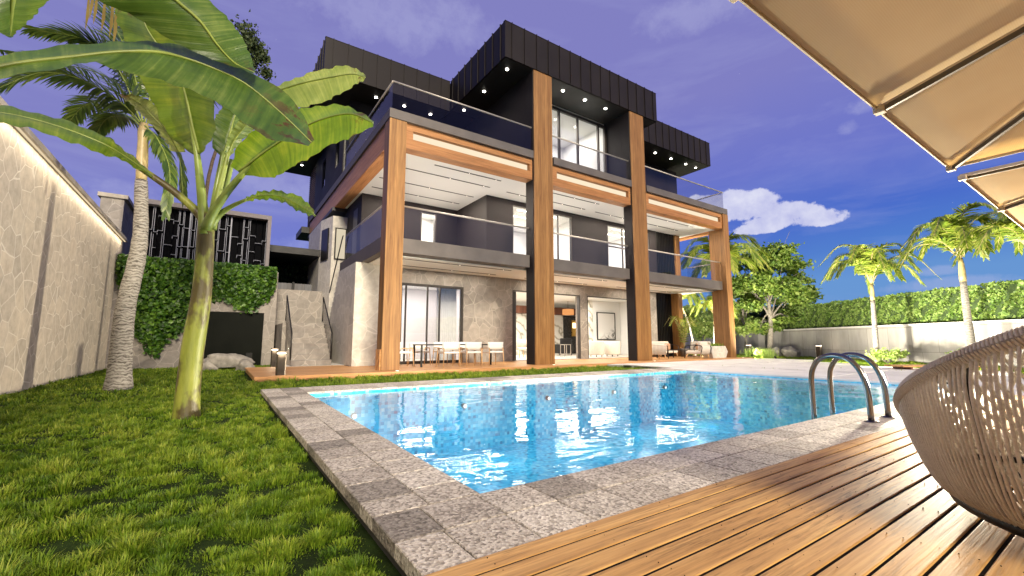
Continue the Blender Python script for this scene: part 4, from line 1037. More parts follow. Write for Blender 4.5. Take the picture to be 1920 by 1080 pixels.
# ------------------------------------------------------------------ pool ladder
pl_ = thing('pool_ladder', 'polished dark steel pool ladder with two arched handrails on the granite coping', 'pool ladder', (5.35, 1.85, 0))
for x in (5.33, 5.80):
    path = [(x, 1.66, 0.0), (x, 1.665, .25), (x, 1.68, .38), (x, 1.72, .50), (x, 1.79, .59), (x, 1.88, .63), (x, 1.98, .63), (x, 2.07, .585), (x, 2.125, .50), (x, 2.15, .40), (x, 2.155, .2), (x, 2.155, -.9)]
    m = MB(); m.tube(catmull(path, 40), .026, 14); r_ = m.build('handrail', M['chrome'], pl_)
    m = MB(); m.tube([(x, 1.66, 0.001), (x, 1.66, .006), (x, 1.66, .014)], [.062, .062, .034], 18); m.build('floor_flange', M['chrome'], r_)
for z in (-.25, -.55, -.85): bx(5.36, 5.77, 2.13, 2.19, z, z + .025).build('step', M['chrome'], pl_)

# ------------------------------------------------------------------ woven rope nest chair on the deck
def rope_mat():
    t = NT('beige_rope'); v = t.coord((1, 1, 1), 'UV'); w = t.noise(t.coord((120, 120, 120)), 1.0, 3.0, .6)
    n = t.noise(t.coord((4, 4, 4)), 1.0, 3.0)
    c = t.ramp(t.math('ADD', t.math('MULTIPLY', n, .5), t.math('MULTIPLY', w, .5)), [(0.3, (0.38, 0.335, 0.28)), (0.5, (0.54, 0.485, 0.415)), (0.7, (0.64, 0.59, 0.52))])
    return t.done(t.pbsdf(c, .8, 0, t.bump(w, .6, .004), .25))
M['rope'] = rope_mat()
CH = RF(2.718, 1.698, 0.012)
ch = thing('nest_chair', 'big round beige woven rope nest chair on the timber deck at the right edge', 'chair', CH)
RB = .962; ZB = .05
hi = (RT * -.225 + FWH * -.911).normalized()
def rim_z(x, y): return .617 + .422 * (x * hi.x + y * hi.y)
def bowl(phi, s, inset=0.0):                    # s 0 at the foot ring, 1 at the rim
    ca, sa = math.cos(phi), math.sin(phi)
    rz_ = rim_z(RB * ca, RB * sa)
    z = ZB + (rz_ - ZB) * s
    q = min(1, max(0, (z - ZB) / .579))
    r = .762 + (RB - .762) * (1 - (1 - q) ** 1.356) ** .532 
    r -= .05 * max(0, (z - .579)) 
    r -= inset
    return Vector((CH.x + r * ca, CH.y + r * sa, CH.z + z))
def strands(count, lean, inset, rad, wob):
    m = MB()
    for i in range(count):
        p0 = 2 * math.pi * (i + random.uniform(-wob, wob)) / count
        ln = lean * random.uniform(.85, 1.15)
        path = [bowl(p0 + ln * (k / 13 - .5) + .003 * math.sin(k * .9 + i), k / 13, inset) for k in range(14)]
        m.tube(path, rad * random.uniform(.9, 1.12), 5, False)
    return m
strands(270, .05, 0.0, .0066, .06).build('outer_rope_weave', M['rope'], ch)
strands(150, -.42, .03, .0066, .1).build('inner_rope_weave', M['rope'], ch)
strands(60, .48, .045, .0062, .2).build('inner_rope_weave', M['rope'], ch)
m = MB(); rim = [bowl(2 * math.pi * i / 96, 1.0, .018) for i in range(97)]
m.tube(rim, .03, 10, False)
for i in range(420):                            # rope wrapping round the rim
    a = 2 * math.pi * i / 420; c0 = bowl(a, 1.0, .018); c1 = bowl(a + .012, 1.0, .018); t_v = (c1 - c0).normalized(); o_ = Vector((math.cos(a), math.sin(a), 0)); u_ = t_v.cross(o_).normalized()
    m.tube([c0 + (o_ * math.cos(q) + u_ * math.sin(q)) * .033 + t_v * (q / 6.28 - .5) * .016 for q in [j * 2 * math.pi / 8 for j in range(9)]], .006, 4, False)
m.build('rope_rim', M['rope'], ch)
m = MB(); m.tube([bowl(2 * math.pi * i / 64, 0.0, .0) for i in range(65)], .03, 8, False); m.build('foot_ring', M['black'], ch)
m = MB(); m.tube([bowl(2 * math.pi * i / 64, 0.42, .026) for i in range(65)], .012, 6, False)
for k in range(10): m.tube([bowl(2 * math.pi * k / 10, j / 9, .026) for j in range(10)], .012, 6, False)
m.build('metal_frame', M['black'], ch)

# ------------------------------------------------------------------ parasols
def canvas_mat():
    t = NT('tan_canvas'); v = t.coord()
    w1 = t.add('ShaderNodeTexWave', bands_direction='X'); w1.inputs['Scale'].default_value = 38; t.lk(v, w1.inputs['Vector'])
    w2 = t.add('ShaderNodeTexWave', bands_direction='Y'); w2.inputs['Scale'].default_value = 38; t.lk(v, w2.inputs['Vector'])
    h = t.math('MULTIPLY', w1.outputs['Fac'], w2.outputs['Fac']); n = t.noise(v, 1.2, 3.0)
    c = t.mix(.3, t.ramp(n, [(.3, (.76, .61, .375)), (.7, (.82, .68, .44))]), t.ramp(h, [(0, .3), (1, .7)]), 'OVERLAY')
    p = t.pbsdf(c, .9, 0, t.bump(h, .3, .004), .15)
    tl = t.add('ShaderNodeBsdfTranslucent'); t.lk(c, tl.inputs['Color'])
    mx = t.add('ShaderNodeMixShader'); mx.inputs[0].default_value = .82; t.lk(p, mx.inputs[1]); t.lk(tl.outputs[0], mx.inputs[2])
    return t.done(mx.outputs[0])
M['canvas'] = canvas_mat()
M['rib_metal'] = m_plain('parasol_rib', (.10, .085, .07), .45, .4, .1)
M['hem'] = m_plain('pale_hem', (.52, .43, .31), .8)
def parasol(label, cx, cy, h=1.62, ze=2.2, za=2.63):
    t = thing('parasol', label, 'parasol', (cx, cy, 0.012), 'tan square parasols over the deck')
    A = Vector((cx, cy, za)); sg = [(-1, -1), (0, -1), (1, -1), (1, 0), (1, 1), (0, 1), (-1, 1), (-1, 0)]
    E = [Vector((cx + a * h, cy + b_ * h, ze)) for a, b_ in sg]
    m = MB()
    for i in range(8):
        e0, e1 = E[i], E[(i + 1) % 8]; rows = []
        for k in range(9):
            s = .03 + .97 * k / 8
            rows.append([A.lerp(e0, s).lerp(A.lerp(e1, s), j / 8) - Vector((0, 0, .005 * math.sin(math.pi * j / 8) * s)) for j in range(9)])
        m.grid(rows)
    c = m.build('canopy', M['canvas'], t, smooth=True)
    sd = c.modifiers.new('thickness', 'SOLIDIFY'); sd.thickness = .006
    m = MB()
    for i in range(8):
        e0, e1 = E[i], E[(i + 1) % 8]; m.bar(e0 + Vector((0, 0, -.010)), e1 + Vector((0, 0, -.010)), .008, .026)
    m.build('hem', M['hem'], c)
    for i in range(8):
        m = MB(); dv = (E[i] - A); m.bar(A + dv * .03 - Vector((0, 0, .035)), A + dv * .985 - Vector((0, 0, .035)), .022, .03)
        r_ = m.build('rib', M['rib_metal'], t)
        m = MB(); m.obox(A + dv * .992 - Vector((0, 0, .03)), (.028, 0, 0), (0, .028, 0), (0, 0, .02)); m.build('rib_tip', M['hem'], r_, bevel=.006)
    m = MB(); m.tube([(cx, cy, .03), (cx, cy, 2.70)], .03, 14); m.build('pole', M['rib_metal'], t)
    m = MB(); m.box(cx - .4, cx + .4, cy - .4, cy + .4, .013, .09); m.build('base', M['rib_metal'], t, bevel=.02)
    m = MB(); m.cyl((cx, cy), .07, 2.50, 2.60, 16); m.build('hub', M['rib_metal'], t)
parasol('large tan square parasol overhead at the upper right, nearest the viewer', 3.24, -.79)
parasol('second tan square parasol farther along the deck, showing one pale-edged corner', 6.82, -.79)

# ------------------------------------------------------------------ dining set on the terrace
M['chair_white'] = m_plain('white_chair_shell', (.74, .72, .68), .5, 0, .05, 6, .05)
M['chair_wood'] = m_wood('pale_chair_leg', (.45, .27, .13), (.58, .37, .19), (.66, .45, .25), 2)
tb = thing('dining_table', 'long black-framed dining table on the terrace between white chairs', 'table', (6.4, 13.0, 0))
m = MB(); m.box(5.12, 7.85, 12.6, 13.3, .655, .69); m.build('tabletop', M['black'], tb, bevel=.004)
for x in (5.14, 7.6):
    for y in (12.62, 13.24): bx(x, x + .05, y, y + .05, .001, .654).build('leg', M['black'], tb)
def dining_chair():
    t = thing('dining_chair', None, 'chair', (0, 0, 0), 'white dining chairs round the terrace table')
    m = MB(); m.box(-.26, .26, -.24, .24, .41, .47); m.build('seat', M['chair_white'], t, bevel=.02)
    m = MB(); rows = []
    for z in (.52, .60, .68, .755): rows.append([(-.29 + .58 * i / 8, -.235 + .05 * abs(i / 4 - 1) ** 2 - .02 * (z - .5), z) for i in range(9)])
    m.grid(rows); b_ = m.build('backrest', M['chair_white'], t); sd = b_.modifiers.new('thickness', 'SOLIDIFY'); sd.thickness = .03
    for sx in (-1, 1):
        for sy, h in ((-1, .56), (1, .56)):
            m = MB(); m.tube([(sx * .28, sy * .26, .001), (sx * .25, sy * .22, h)], [.013, .018], 8); m.build('leg', M['chair_wood'], t)
        m = MB(); m.bar((sx * .255, -.22, .565), (sx * .255, .22, .565), .03, .022); m.build('arm', M['chair_wood'], t)
    return t
dc = dining_chair()
spots = [(5.85, 12.2, 0, 'white dining chair seen from behind, leftmost of three along the near table side'),
         (6.62, 12.2, 0, 'white dining chair seen from behind, middle of three along the near table side'),
         (7.43, 12.2, 0, 'white dining chair seen from behind, rightmost of three along the near table side'),
         (5.55, 13.75, math.pi, 'white dining chair across the table nearest the glazed window end'),
         (6.4, 13.75, math.pi, 'white dining chair in the middle of the far side of the table'),
         (7.25, 13.75, math.pi, 'white dining chair at the far side of the table toward the stone wall'),
         (4.72, 13.05, -math.pi / 2, 'white dining chair at the table head, half hidden by the first timber column')]
for i, (x, y, a, lab) in enumerate(spots):
    o = dc if i == 0 else copy_tree(dc)
    o.location = (x, y, 0.001); o.rotation_euler = (0, 0, a); o['label'] = lab

# ------------------------------------------------------------------ lounge set on the terrace
M['cush'] = m_plain('cream_cushion', (.60, .54, .47), .9, 0, .08, 20, .3)
M['cush2'] = m_plain('terracotta_cushion', (.42, .24, .15), .9, 0, .1, 20, .3)
def lounge_chair(label, loc, rz, w=.72):
    t = thing('lounge_chair', label, 'armchair', (0, 0, 0), 'cream lounge seats on the terrace')
    h = w / 2
    m = MB(); m.box(-h, h, -.36, .36, .20, .34); m.build('seat', M['cush'], t, bevel=.04)
    m = MB()
    for i in range(int(w / .06)):
        x = -h + .03 + i * .06; m.tube([(x, -.36, .2), (x, -.42, .62)], .022, 6)
    m.tube([(-h, -.42, .62), (h, -.42, .62)], .024, 8); m.build('backrest', M['cush'], t)
    m = MB(); m.box(-h + .05, h - .05, -.35, -.2, .345, .78); m.build('back_cushion', M['cush'], t, bevel=.05)
    for s in (-1, 1):
        m = MB(); m.tube(catmull([(s * (h + .03), -.38, .22), (s * (h + .03), -.40, .58), (s * (h + .03), .30, .56), (s * (h + .03), .34, .22)], 24), .018, 8); m.build('arm', M['black'], t)
        for y in (-.32, .32): m = MB(); m.tube([(s * (h - .06), y, .2), (s * (h - .03), y * 1.1, 0.001)], [.028, .016], 8); m.build('leg', M['chair_wood'], t)
    t.location = loc; t.rotation_euler = (0, 0, rz); return t
lounge_chair('cream slatted lounge chair turned away from the pool beside the third column', (16.1, 12.6, 0.001), R(-30))
lounge_chair('cream slatted lounge chair with its back to the pool, nearest the stone planter', (18.25, 11.95, 0.001), R(8), .85)
s_ = lounge_chair('cream outdoor sofa with terracotta pillow facing the coffee table', (18.6, 14.0, 0.001), R(168), 1.1)
for k, x in enumerate((-.3, .2)): m = MB(); m.box(x - .2, x + .2, -.22, -.08, .35, .68); m.build('pillow', M['cush2'] if k == 0 else M['cush'], s_, bevel=.05)
s_ = lounge_chair('cream outdoor sofa with brown pillow by the potted palm', (20.35, 13.2, 0.001), R(110), 1.1)
m = MB(); m.box(-.2, .2, -.22, -.08, .35, .68); m.build('pillow', M['cush2'], s_, bevel=.05)
ct = thing('coffee_table', 'low thin-legged black coffee table between the lounge seats', 'table', (17.6, 12.9, 0))
m = MB(); m.box(16.9, 18.2, 12.5, 13.2, .36, .39); m.build('tabletop', M['black'], ct, bevel=.004)
for x in (16.93, 18.14):
    for y in (12.53, 13.14): bx(x, x + .03, y, y + .03, .001, .359).build('leg', M['black'], ct)
pk = thing('stone_planter', 'pale faceted stone planter block with low grass by the last column', 'planter', (19.55, 11.85, 0))
m = MB(); q = [(18.95, .001), (20.0, .001), (20.18, .30), (20.0, .56), (18.95, .56), (18.85, .28)]
m.prism([(a, 11.6, b_) for a, b_ in q], (0, .5, 0)); m.build('planter_body', M['stone_white'], pk, bevel=.01)
n = 160; bs = np.stack([RNG.uniform(19.0, 20.0, n), RNG.uniform(11.65, 12.05, n), np.full(n, .56)], 1)
def blades(bs, h, w, bend, rng=RNG, dirs=None, tint=None):
    n = len(bs); a = rng.uniform(0, 2 * np.pi, n) if dirs is None else dirs + rng.normal(0, .6, n); d = np.stack([np.cos(a), np.sin(a), np.zeros(n)], 1); sd = np.stack([-np.sin(a), np.cos(a), np.zeros(n)], 1)
    h = (h * rng.uniform(.55, 1.25, n))[:, None] if np.isscalar(h) else (h * rng.uniform(.6, 1.2, n))[:, None]
    w = (w * rng.uniform(.7, 1.3, n))[:, None]; be = (bend * rng.uniform(.1, 1.3, n))[:, None]
    up = np.array([[0, 0, 1.0]])
    m1 = bs + up * h * .55 + d * h * be * .3; t1 = bs + up * h * (1 - .25 * be) + d * h * be
    V = np.stack([bs - sd * w / 2, bs + sd * w / 2, m1 - sd * w * .4, m1 + sd * w * .4, t1], 1).reshape(-1, 3)
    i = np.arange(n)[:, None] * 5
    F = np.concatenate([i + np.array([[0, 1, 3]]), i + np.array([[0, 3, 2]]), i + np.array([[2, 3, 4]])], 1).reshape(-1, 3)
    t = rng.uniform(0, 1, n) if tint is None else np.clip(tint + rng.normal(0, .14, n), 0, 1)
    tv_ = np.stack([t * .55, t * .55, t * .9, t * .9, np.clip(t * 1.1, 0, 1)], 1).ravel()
    return V, F, tv_
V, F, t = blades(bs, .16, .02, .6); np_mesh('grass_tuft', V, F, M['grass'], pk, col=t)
pp = thing('potted_palm', 'feathery green areca palm in a pot behind the lounge seats', 'plant', (19.9, 13.75, 0))
m = MB(); m.tube([(19.9, 13.75, .001), (19.9, 13.75, .3), (19.9, 13.75, .42)], [.17, .22, .24], 18); m.build('pot', M['slab'], pp)
for k in range(11):
    a = k * .61; rr_ = .5 + .35 * random.random(); p0 = Vector((19.9, 13.75, .4)); d = Vector((math.cos(a), math.sin(a), 0))
    add_frond(pp, [p0, p0 + d * .15 + Vector((0, 0, .8)), p0 + d * rr_ * .7 + Vector((0, 0, 1.35 + .3 * random.random())), p0 + d * rr_ * 1.2 + Vector((0, 0, 1.2))], M['frond'], .012, L=.36, droop=.35, n=24, w=.03)

# ------------------------------------------------------------------ inside the living room
def barrel_chair(label, x, y):
    t = thing('barrel_armchair', label, 'armchair', (x, y, .016), 'cream barrel armchairs in the living room')
    m = MB(); rows = []
    for z, r in ((.10, .37), (.14, .40), (.5, .42), (.74, .42), (.78, .40)): rows.append([(x + r * math.cos(q), y + r * math.sin(q), z) for q in [R(-220 + 260 * i / 28) for i in range(29)]])
    m.grid(rows); o = m.build('shell', M['cush'], t); sd = o.modifiers.new('thickness', 'SOLIDIFY'); sd.thickness = .09
    m = MB(); m.tube([(x, y, .12), (x, y, .3), (x, y, .45), (x, y, .47)], [.30, .33, .33, .28], 24); m.build('seat_cushion', M['cush'], t)
    for k in range(4): a = R(45 + 90 * k); m = MB(); m.cyl((x + .27 * math.cos(a), y + .27 * math.sin(a)), .022, .017, .12, 8); m.build('foot', M['black'], t)
q = atY(1118, 660, 15.9); barrel_chair('cream barrel armchair, left of the two under the ink picture', q.x, 15.9)
q = atY(1148, 660, 15.9); barrel_chair('cream barrel armchair, right of the two under the ink picture', q.x, 15.9)
pc = thing('picture', 'large black-framed abstract ink picture on the white living room wall', 'picture', (0, 17.95, 1.2))
x0, x1 = atY(1119.5, 610, 17.95).x, atY(1153.5, 610, 17.95).x; z0, z1 = atY(1136, 637.5, 17.95).z, atY(1136, 586, 17.95).z
m = MB(); e = .05; m.box(x0, x1, 17.93, 17.99, z0, z0 + e); m.box(x0, x1, 17.93, 17.99, z1 - e, z1); m.box(x0, x0 + e, 17.93, 17.99, z0 + e, z1 - e); m.box(x1 - e, x1, 17.93, 17.99, z0 + e, z1 - e)
m.build('frame', M['black'], pc)
t = NT('ink_wash'); v = t.coord((1, 1, 1)); sp = t.add('ShaderNodeSeparateXYZ'); t.lk(v, sp.inputs[0])
n1 = t.noise(v, 2.2, 9.0, .7, 1.2)
band = t.math('SUBTRACT', t.math('ADD', t.math('MULTIPLY', t.math('SUBTRACT', sp.outputs[0], (x0 + x1) / 2), .75), .1), t.math('SUBTRACT', sp.outputs[2], (z0 + z1) / 2 - 1.2))
inkf = t.math('MULTIPLY', t.ramp(n1, [(.45, 0.0), (.58, 1.0)]), t.ramp(band, [(0.3, 0.0), (0.75, 1.0)]))
M['ink'] = t.done(t.pbsdf(t.mix(inkf, (.72, .71, .68), (.05, .05, .05)), .6))
bx(x0 + e, x1 - e, 17.95, 17.985, z0 + e, z1 - e).build('canvas', M['ink'], pc)
def X_(px, Y): return atY(px, 640, Y).x
so = thing('bar_counter', 'dark sloping-topped sofa block inside the open living room doors', 'sofa', (X_(1058, 18.5), 18.5, .016))
m = MB(); m.box(X_(1043, 18.5), X_(1068, 18.5), 18.2, 19.0, .12, .62); m.build('seat', M['black'], so, bevel=.05)
m = MB(); m.box(X_(1043, 18.5), X_(1062, 18.5), 18.05, 18.22, .12, .95); m.build('backrest', M['black'], so, bevel=.05)
for x in (X_(1045, 18.5), X_(1066, 18.5)): bx(x, x + .05, 18.3, 18.35, .017, .12).build('leg', M['black'], so)
so.name = 'sofa'
sidet = thing('side_table', 'small square metal-framed side table in front of the dark sofa', 'table', (X_(1062, 16.6), 16.6, .016))
xa_, xb_ = X_(1055, 16.6), X_(1067, 16.6)
m = MB(); m.box(xa_, xb_, 16.45, 16.8, .60, .63); m.build('tabletop', M['steel'], sidet)
for x in (xa_, xb_ - .03):
    for y in (16.46, 16.77): bx(x, x + .025, y, y + .025, .017, .599).build('leg', M['steel'], sidet)
cy_ = thing('dining_chair', 'cream upholstered chair just inside the sliding doors left of the second column', 'chair', (X_(978, 17), 17, .016))
xm = X_(979, 17.0)
m = MB(); m.box(xm - .3, xm + .3, 16.8, 17.3, .38, .5); m.build('seat', M['cush'], cy_, bevel=.04)
rows = [[(xm + .34 * math.cos(R(200 - 220 * i / 16)) , 17.05 + .3 * math.sin(R(200 - 220 * i / 16)), z) for i in range(17)] for z in (.45, .7, .88)]
m = MB(); m.grid(rows); o = m.build('backrest', M['cush'], cy_); sd = o.modifiers.new('thickness', 'SOLIDIFY'); sd.thickness = .05
for a, b_ in ((-.25, 16.85), (.25, 16.85), (-.25, 17.25), (.25, 17.25)): m = MB(); m.cyl((xm + a, b_), .018, .017, .38, 8); m.build('leg', M['chair_wood'], cy_)
pd = thing('pendant_lamp', 'round copper pendant lamp hanging near the dark mosaic wall', 'lamp', (X_(1066, 19), 19, 2.3))
m = MB(); m.tube([(X_(1066, 19), 19, 2.30), (X_(1066, 19), 19, 2.62)], [.33, .33], 24); m.build('shade', m_emit('copper_glow', (1.0, .42, .14), .55), pd)
m = MB(); m.tube([(X_(1066, 19), 19, 2.62), (X_(1066, 19), 19, 3.10)], .01, 6); m.build('cord', M['black'], pd)

# ------------------------------------------------------------------ east garden
C0 = RF(17.3, 10.0); C1 = RF(17.25, 19.7); C2 = RF(17.0, 29.3); C3 = RF(14.6, 41.0)
def wallseg(m, a, b_, z0, z1, th, u0):
    a = Vector((a.x, a.y, 0)); b_ = Vector((b_.x, b_.y, 0)); d = (b_ - a); L = d.length; d.normalize(); n_ = Vector((-d.y, d.x, 0))
    if n_.dot(RT) > 0: n_ = -n_
    A0, A1 = a + Vector((0, 0, z0)), b_ + Vector((0, 0, z0)); up = Vector((0, 0, z1 - z0)); o = -n_ * th
    h = z1 - z0
    m.poly([A0, A1, A1 + up, A0 + up], ((u0, 0), (u0 + L, 0), (u0 + L, h), (u0, h)))
    m.poly([A1 + o, A0 + o, A0 + o + up, A1 + o + up], ((0, 0), (L, 0), (L, h), (0, h)))
    m.poly([A0 + up, A1 + up, A1 + up + o, A0 + up + o], ((0, 0), (L, 0), (L, th), (0, th)))
    m.poly([A0 + o, A0, A0 + up, A0 + o + up]); m.poly([A1, A1 + o, A1 + o + up, A1 + up])
bw = thing('boundary_wall', 'long pale concrete panel wall along the right side of the garden below the hedge', 'wall', (C1.x, C1.y, LAWN))
m = MB(); wallseg(m, RF(17.35, -2), C2, -.3, 1.44, .35, 0); m.build('wall_face', M['panelwall'], bw)
m = MB(); a_ = RF(17.29, -2); m.bar((a_.x + .1, a_.y - .07, 1.48), (C2.x + .1, C2.y - .07, 1.48), .5, .075); m.build('coping', M['pave'], bw, bevel=.01)
bw2 = thing('boundary_wall', 'pale concrete wall farther back behind the trees and the last column', 'wall', (C2.x, C2.y, LAWN))
m = MB(); wallseg(m, C2 + Vector((-.25, .1, 0)), C3, -.3, 1.80, .35, 0); m.build('wall_face', M['panelwall'], bw2)
m = MB(); pq = C2 + Vector((-.2, .05, 0)); m.box(pq.x - .22, pq.x + .22, pq.y - .22, pq.y + .22, -.2, 2.15); m.build('end_post', M['panelwall'], bw2)
hd = thing('hedge', 'long bright green clipped hedge on top of the right boundary wall', 'hedge', (C1.x, C1.y, 1.5))
dirw = (Vector((C2.x, C2.y, 0)) - Vector((a_.x, a_.y, 0))); Lw = dirw.length; dirw.normalize(); nw = Vector((-dirw.y, dirw.x, 0))
if nw.dot(RT) > 0: nw = -nw
n = 26000; u = Lw * (RNG.uniform(0, 1, n) ** .8); zz = RNG.uniform(1.46, 2.86, n); dep = np.abs(RNG.normal(0, .05, n))
k = RNG.uniform(0, 1, n) < .12; zz[k] = 2.84 + RNG.normal(0, .035, k.sum()); dep[k] = RNG.uniform(0, .7, k.sum())
clump = .05 * np.sin(u * 5.1) * np.sin(zz * 7 + u * 2) + .04 * np.sin(u * 13 + zz * 9)
zz[k] += .03 * np.sin(u[k] * 3.3)
off = .30 - dep + clump - .05 * (np.abs((u % 1.9) - .95) > .91)
pts = np.array([a_.x, a_.y, 0]) + u[:, None] * np.array(dirw) - np.array(nw) * .45 + np.array(nw) * off[:, None] * .8; pts[:, 2] = zz
V, F, t = leaf_cloud(pts, .085, np.array(nw) + np.array([0, 0, .45]), .7, elong=1.3); np_mesh('foliage', V, F, M['hedge'], hd, col=np.clip(t * .8 + .3, 0, 1.2))
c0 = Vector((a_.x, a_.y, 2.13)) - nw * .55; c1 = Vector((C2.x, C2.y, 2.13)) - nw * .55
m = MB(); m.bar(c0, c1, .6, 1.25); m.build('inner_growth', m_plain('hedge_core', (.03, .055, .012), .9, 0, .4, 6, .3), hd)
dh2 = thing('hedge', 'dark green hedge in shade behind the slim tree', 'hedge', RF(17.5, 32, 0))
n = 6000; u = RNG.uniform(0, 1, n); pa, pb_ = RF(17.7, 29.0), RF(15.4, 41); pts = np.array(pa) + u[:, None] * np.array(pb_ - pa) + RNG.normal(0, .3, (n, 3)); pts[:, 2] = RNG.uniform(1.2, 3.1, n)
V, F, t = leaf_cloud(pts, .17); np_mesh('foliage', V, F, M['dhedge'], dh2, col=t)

def ground_at(px, d): q = P(px, 640, d); return Vector((q.x, q.y, LAWN))
def garden_palm(label, px_base, d, trunk_pts, crown_px, R_, seed, mat, nfr=15, trr=.11, group='palms along the east garden', dl=.3):
    r = np.random.default_rng(seed); b0 = ground_at(px_base, d)
    t = thing('palm_tree', label, 'palm tree', b0, group)
    cr = P(crown_px[0], crown_px[1], d)
    pth = catmull([b0 - Vector((0, 0, .1))] + [P(a, b_, d) for a, b_ in trunk_pts] + [cr], 18); i0 = 13
    m = MB(); m.tube(pth[:i0 + 1], [trr * (1 - .022 * i) for i in range(i0 + 1)], 12); m.build('trunk', M['ptrunk'], t)
    m = MB(); m.tube(pth[i0:], [trr * .72, trr * .78, trr * .72, trr * .62, trr * .4], 10); m.build('crownshaft', M['crown'], t)
    for k in range(nfr):
        a = 2 * math.pi * (k + r.uniform(-.3, .3)) / nfr * 1.0; el = r.uniform(.38, 1.05) if k % 3 else r.uniform(.9, 1.35)
        d_ = RT * math.cos(a) + FWH * math.sin(a); L = R_ * r.uniform(.85, 1.15)
        p1 = cr + d_ * L * .30 * math.cos(el) + Vector((0, 0, L * (.16 + .34 * el))); p2 = cr + d_ * L * .68 * (math.cos(el * .75)) + Vector((0, 0, L * (.10 + .50 * el))); p3 = cr + d_ * L * (.95 * math.cos(el * .55)) + Vector((0, 0, L * (-.38 + .62 * el)))
        add_frond(t, [cr, p1, p2, p3], mat, .02, L=R_ * dl, droop=.5, n=60, w=R_ * .026, rng=r)
    return t
garden_palm('palm with straight pale trunk before the right boundary wall, left of the taller palm', 1641, 18.3, [(1639, 600)], (1634, 532), 2.15, 3, M['frond'], 15)
garden_palm('tallest palm with a bulging grey trunk before the hedge, right of the shorter palm', 1822, 15.5, [(1812, 580)], (1801, 484), 2.15, 8, M['frond'], 16, .13)
garden_palm('palm half hidden by the parasol and cut by the right edge', 1955, 13.4, [(1945, 570)], (1935, 470), 2.0, 21, M['frond'], 16, .12)
garden_palm('palm crown showing above the balcony behind the last timber column', 1360, 25.5, [(1356, 600)], (1352, 520), 3.3, 33, M['frond'], 18, .12)
garden_palm('small leaning palm left of the last column behind the lounge seats', 1303, 26.0, [(1292, 610)], (1276, 570), 2.0, 41, M['frond'], 13, .07)
garden_palm('small upright palm right against the last column, seen from the terrace', 1338, 25.0, [(1339, 630)], (1340, 590), 1.7, 55, M['frond'], 13, .07)

def broad_tree(label, px, d, top_px, crown, mats, seed, leaves, size, trr=.14, limbs=14, group='garden trees beyond the house', split=.42):
    r = np.random.default_rng(seed); b0 = ground_at(px, d); t = thing('broadleaf_tree', label, 'tree', b0, group)
    topv = P(*top_px, d)
    m = MB(); tr = catmull([b0 - Vector((0, 0, .1)), b0.lerp(topv, .3) + RT * .08, b0.lerp(topv, .6) - RT * .05, topv], 16)
    m.tube(tr, [trr * (1 - .9 * i / 15) + .012 for i in range(16)], 10)
    cl = []
    for (cx_, cy_, rr_, n_) in crown:
        c = P(cx_, cy_, d + r.uniform(-1.2, 1.2)); cl.append((c, rr_, n_))
        k = min(15, max(4, int(16 * split + r.uniform(0, 4))))
        s = tr[min(k, 13)]; m.tube(catmull([s, (s + c) / 2 + Vector((0, 0, .25)), c], 8), [trr * .33 * (1 - .85 * i / 7) + .008 for i in range(8)], 6)
        for q in range(3):
            e = c + Vector(r.normal(size=3)) * rr_ * .55; m.tube([(s + c) / 2, (s + c * 2) / 3 + Vector((0, 0, .1)), e], [trr * .14, trr * .1, .008], 5)
    m.build('trunk', M['bark'], t)
    pts = []; cid = []
    for j, (c, rr_, n_) in enumerate(cl):
        sub = max(5, n_ // 70)
        for q in range(sub):
            o = r.normal(size=3); o /= np.linalg.norm(o); sc_ = np.array(c) + o * rr_ * r.uniform(.35, 1.0) * np.array([1, 1, .7])
            pts.append(sc_ + r.normal(size=(n_ // sub, 3)) * rr_ * np.array([.24, .24, .13])); 
    pts = np.concatenate(pts); V, F, tt_ = leaf_cloud(pts, size, (0, 0, .8), 1.0, rng=r); np_mesh('crown', V, F, mats, t, col=tt_)
    return t
broad_tree('slim pale-trunked broadleaf tree standing clear in front of the back wall', 1440, 26.5, (1445, 500), [(1415, 492, 1.1, 1300), (1450, 478, 1.1, 1500), (1478, 500, 1.0, 1200), (1398, 530, 1.0, 900), (1468, 535, 1.0, 1000), (1432, 535, .9, 800), (1492, 555, .9, 900), (1412, 575, .8, 600), (1480, 595, .8, 600), (1425, 615, .6, 350), (1455, 610, .5, 260), (1440, 500, 1.0, 900)], M['treeleaf'], 4, 5000, .15, .17)
broad_tree('bushy green tree to the right of the slim tree above the boundary wall', 1492, 28.0, (1490, 540), [(1490, 530, .9, 900), (1508, 558, .9, 1000), (1478, 575, .9, 1000), (1500, 598, .9, 1000), (1465, 600, .7, 600), (1512, 610, .7, 700), (1516, 545, .5, 400)], M['treeleaf'], 9, 4000, .15, .1)
broad_tree('pale leafy tree just right of the last timber column', 1395, 28.5, (1395, 560), [(1385, 545, .9, 900), (1402, 575, .9, 1000), (1390, 605, .8, 900), (1410, 612, .8, 800), (1380, 590, .7, 700), (1412, 555, .7, 700)], M['treeleaf_pale'], 12, 4000, .15, .1)
broad_tree('pale leafy tree seen through the open terrace between the rear and last columns', 1318, 33, (1318, 580), [(1300, 585, 1.0, 900), (1325, 598, 1.0, 1000), (1345, 588, .9, 900), (1312, 618, .9, 900), (1290, 608, .9, 800), (1340, 618, .8, 700)], M['treeleaf_pale'], 17, 4000, .17, .1)

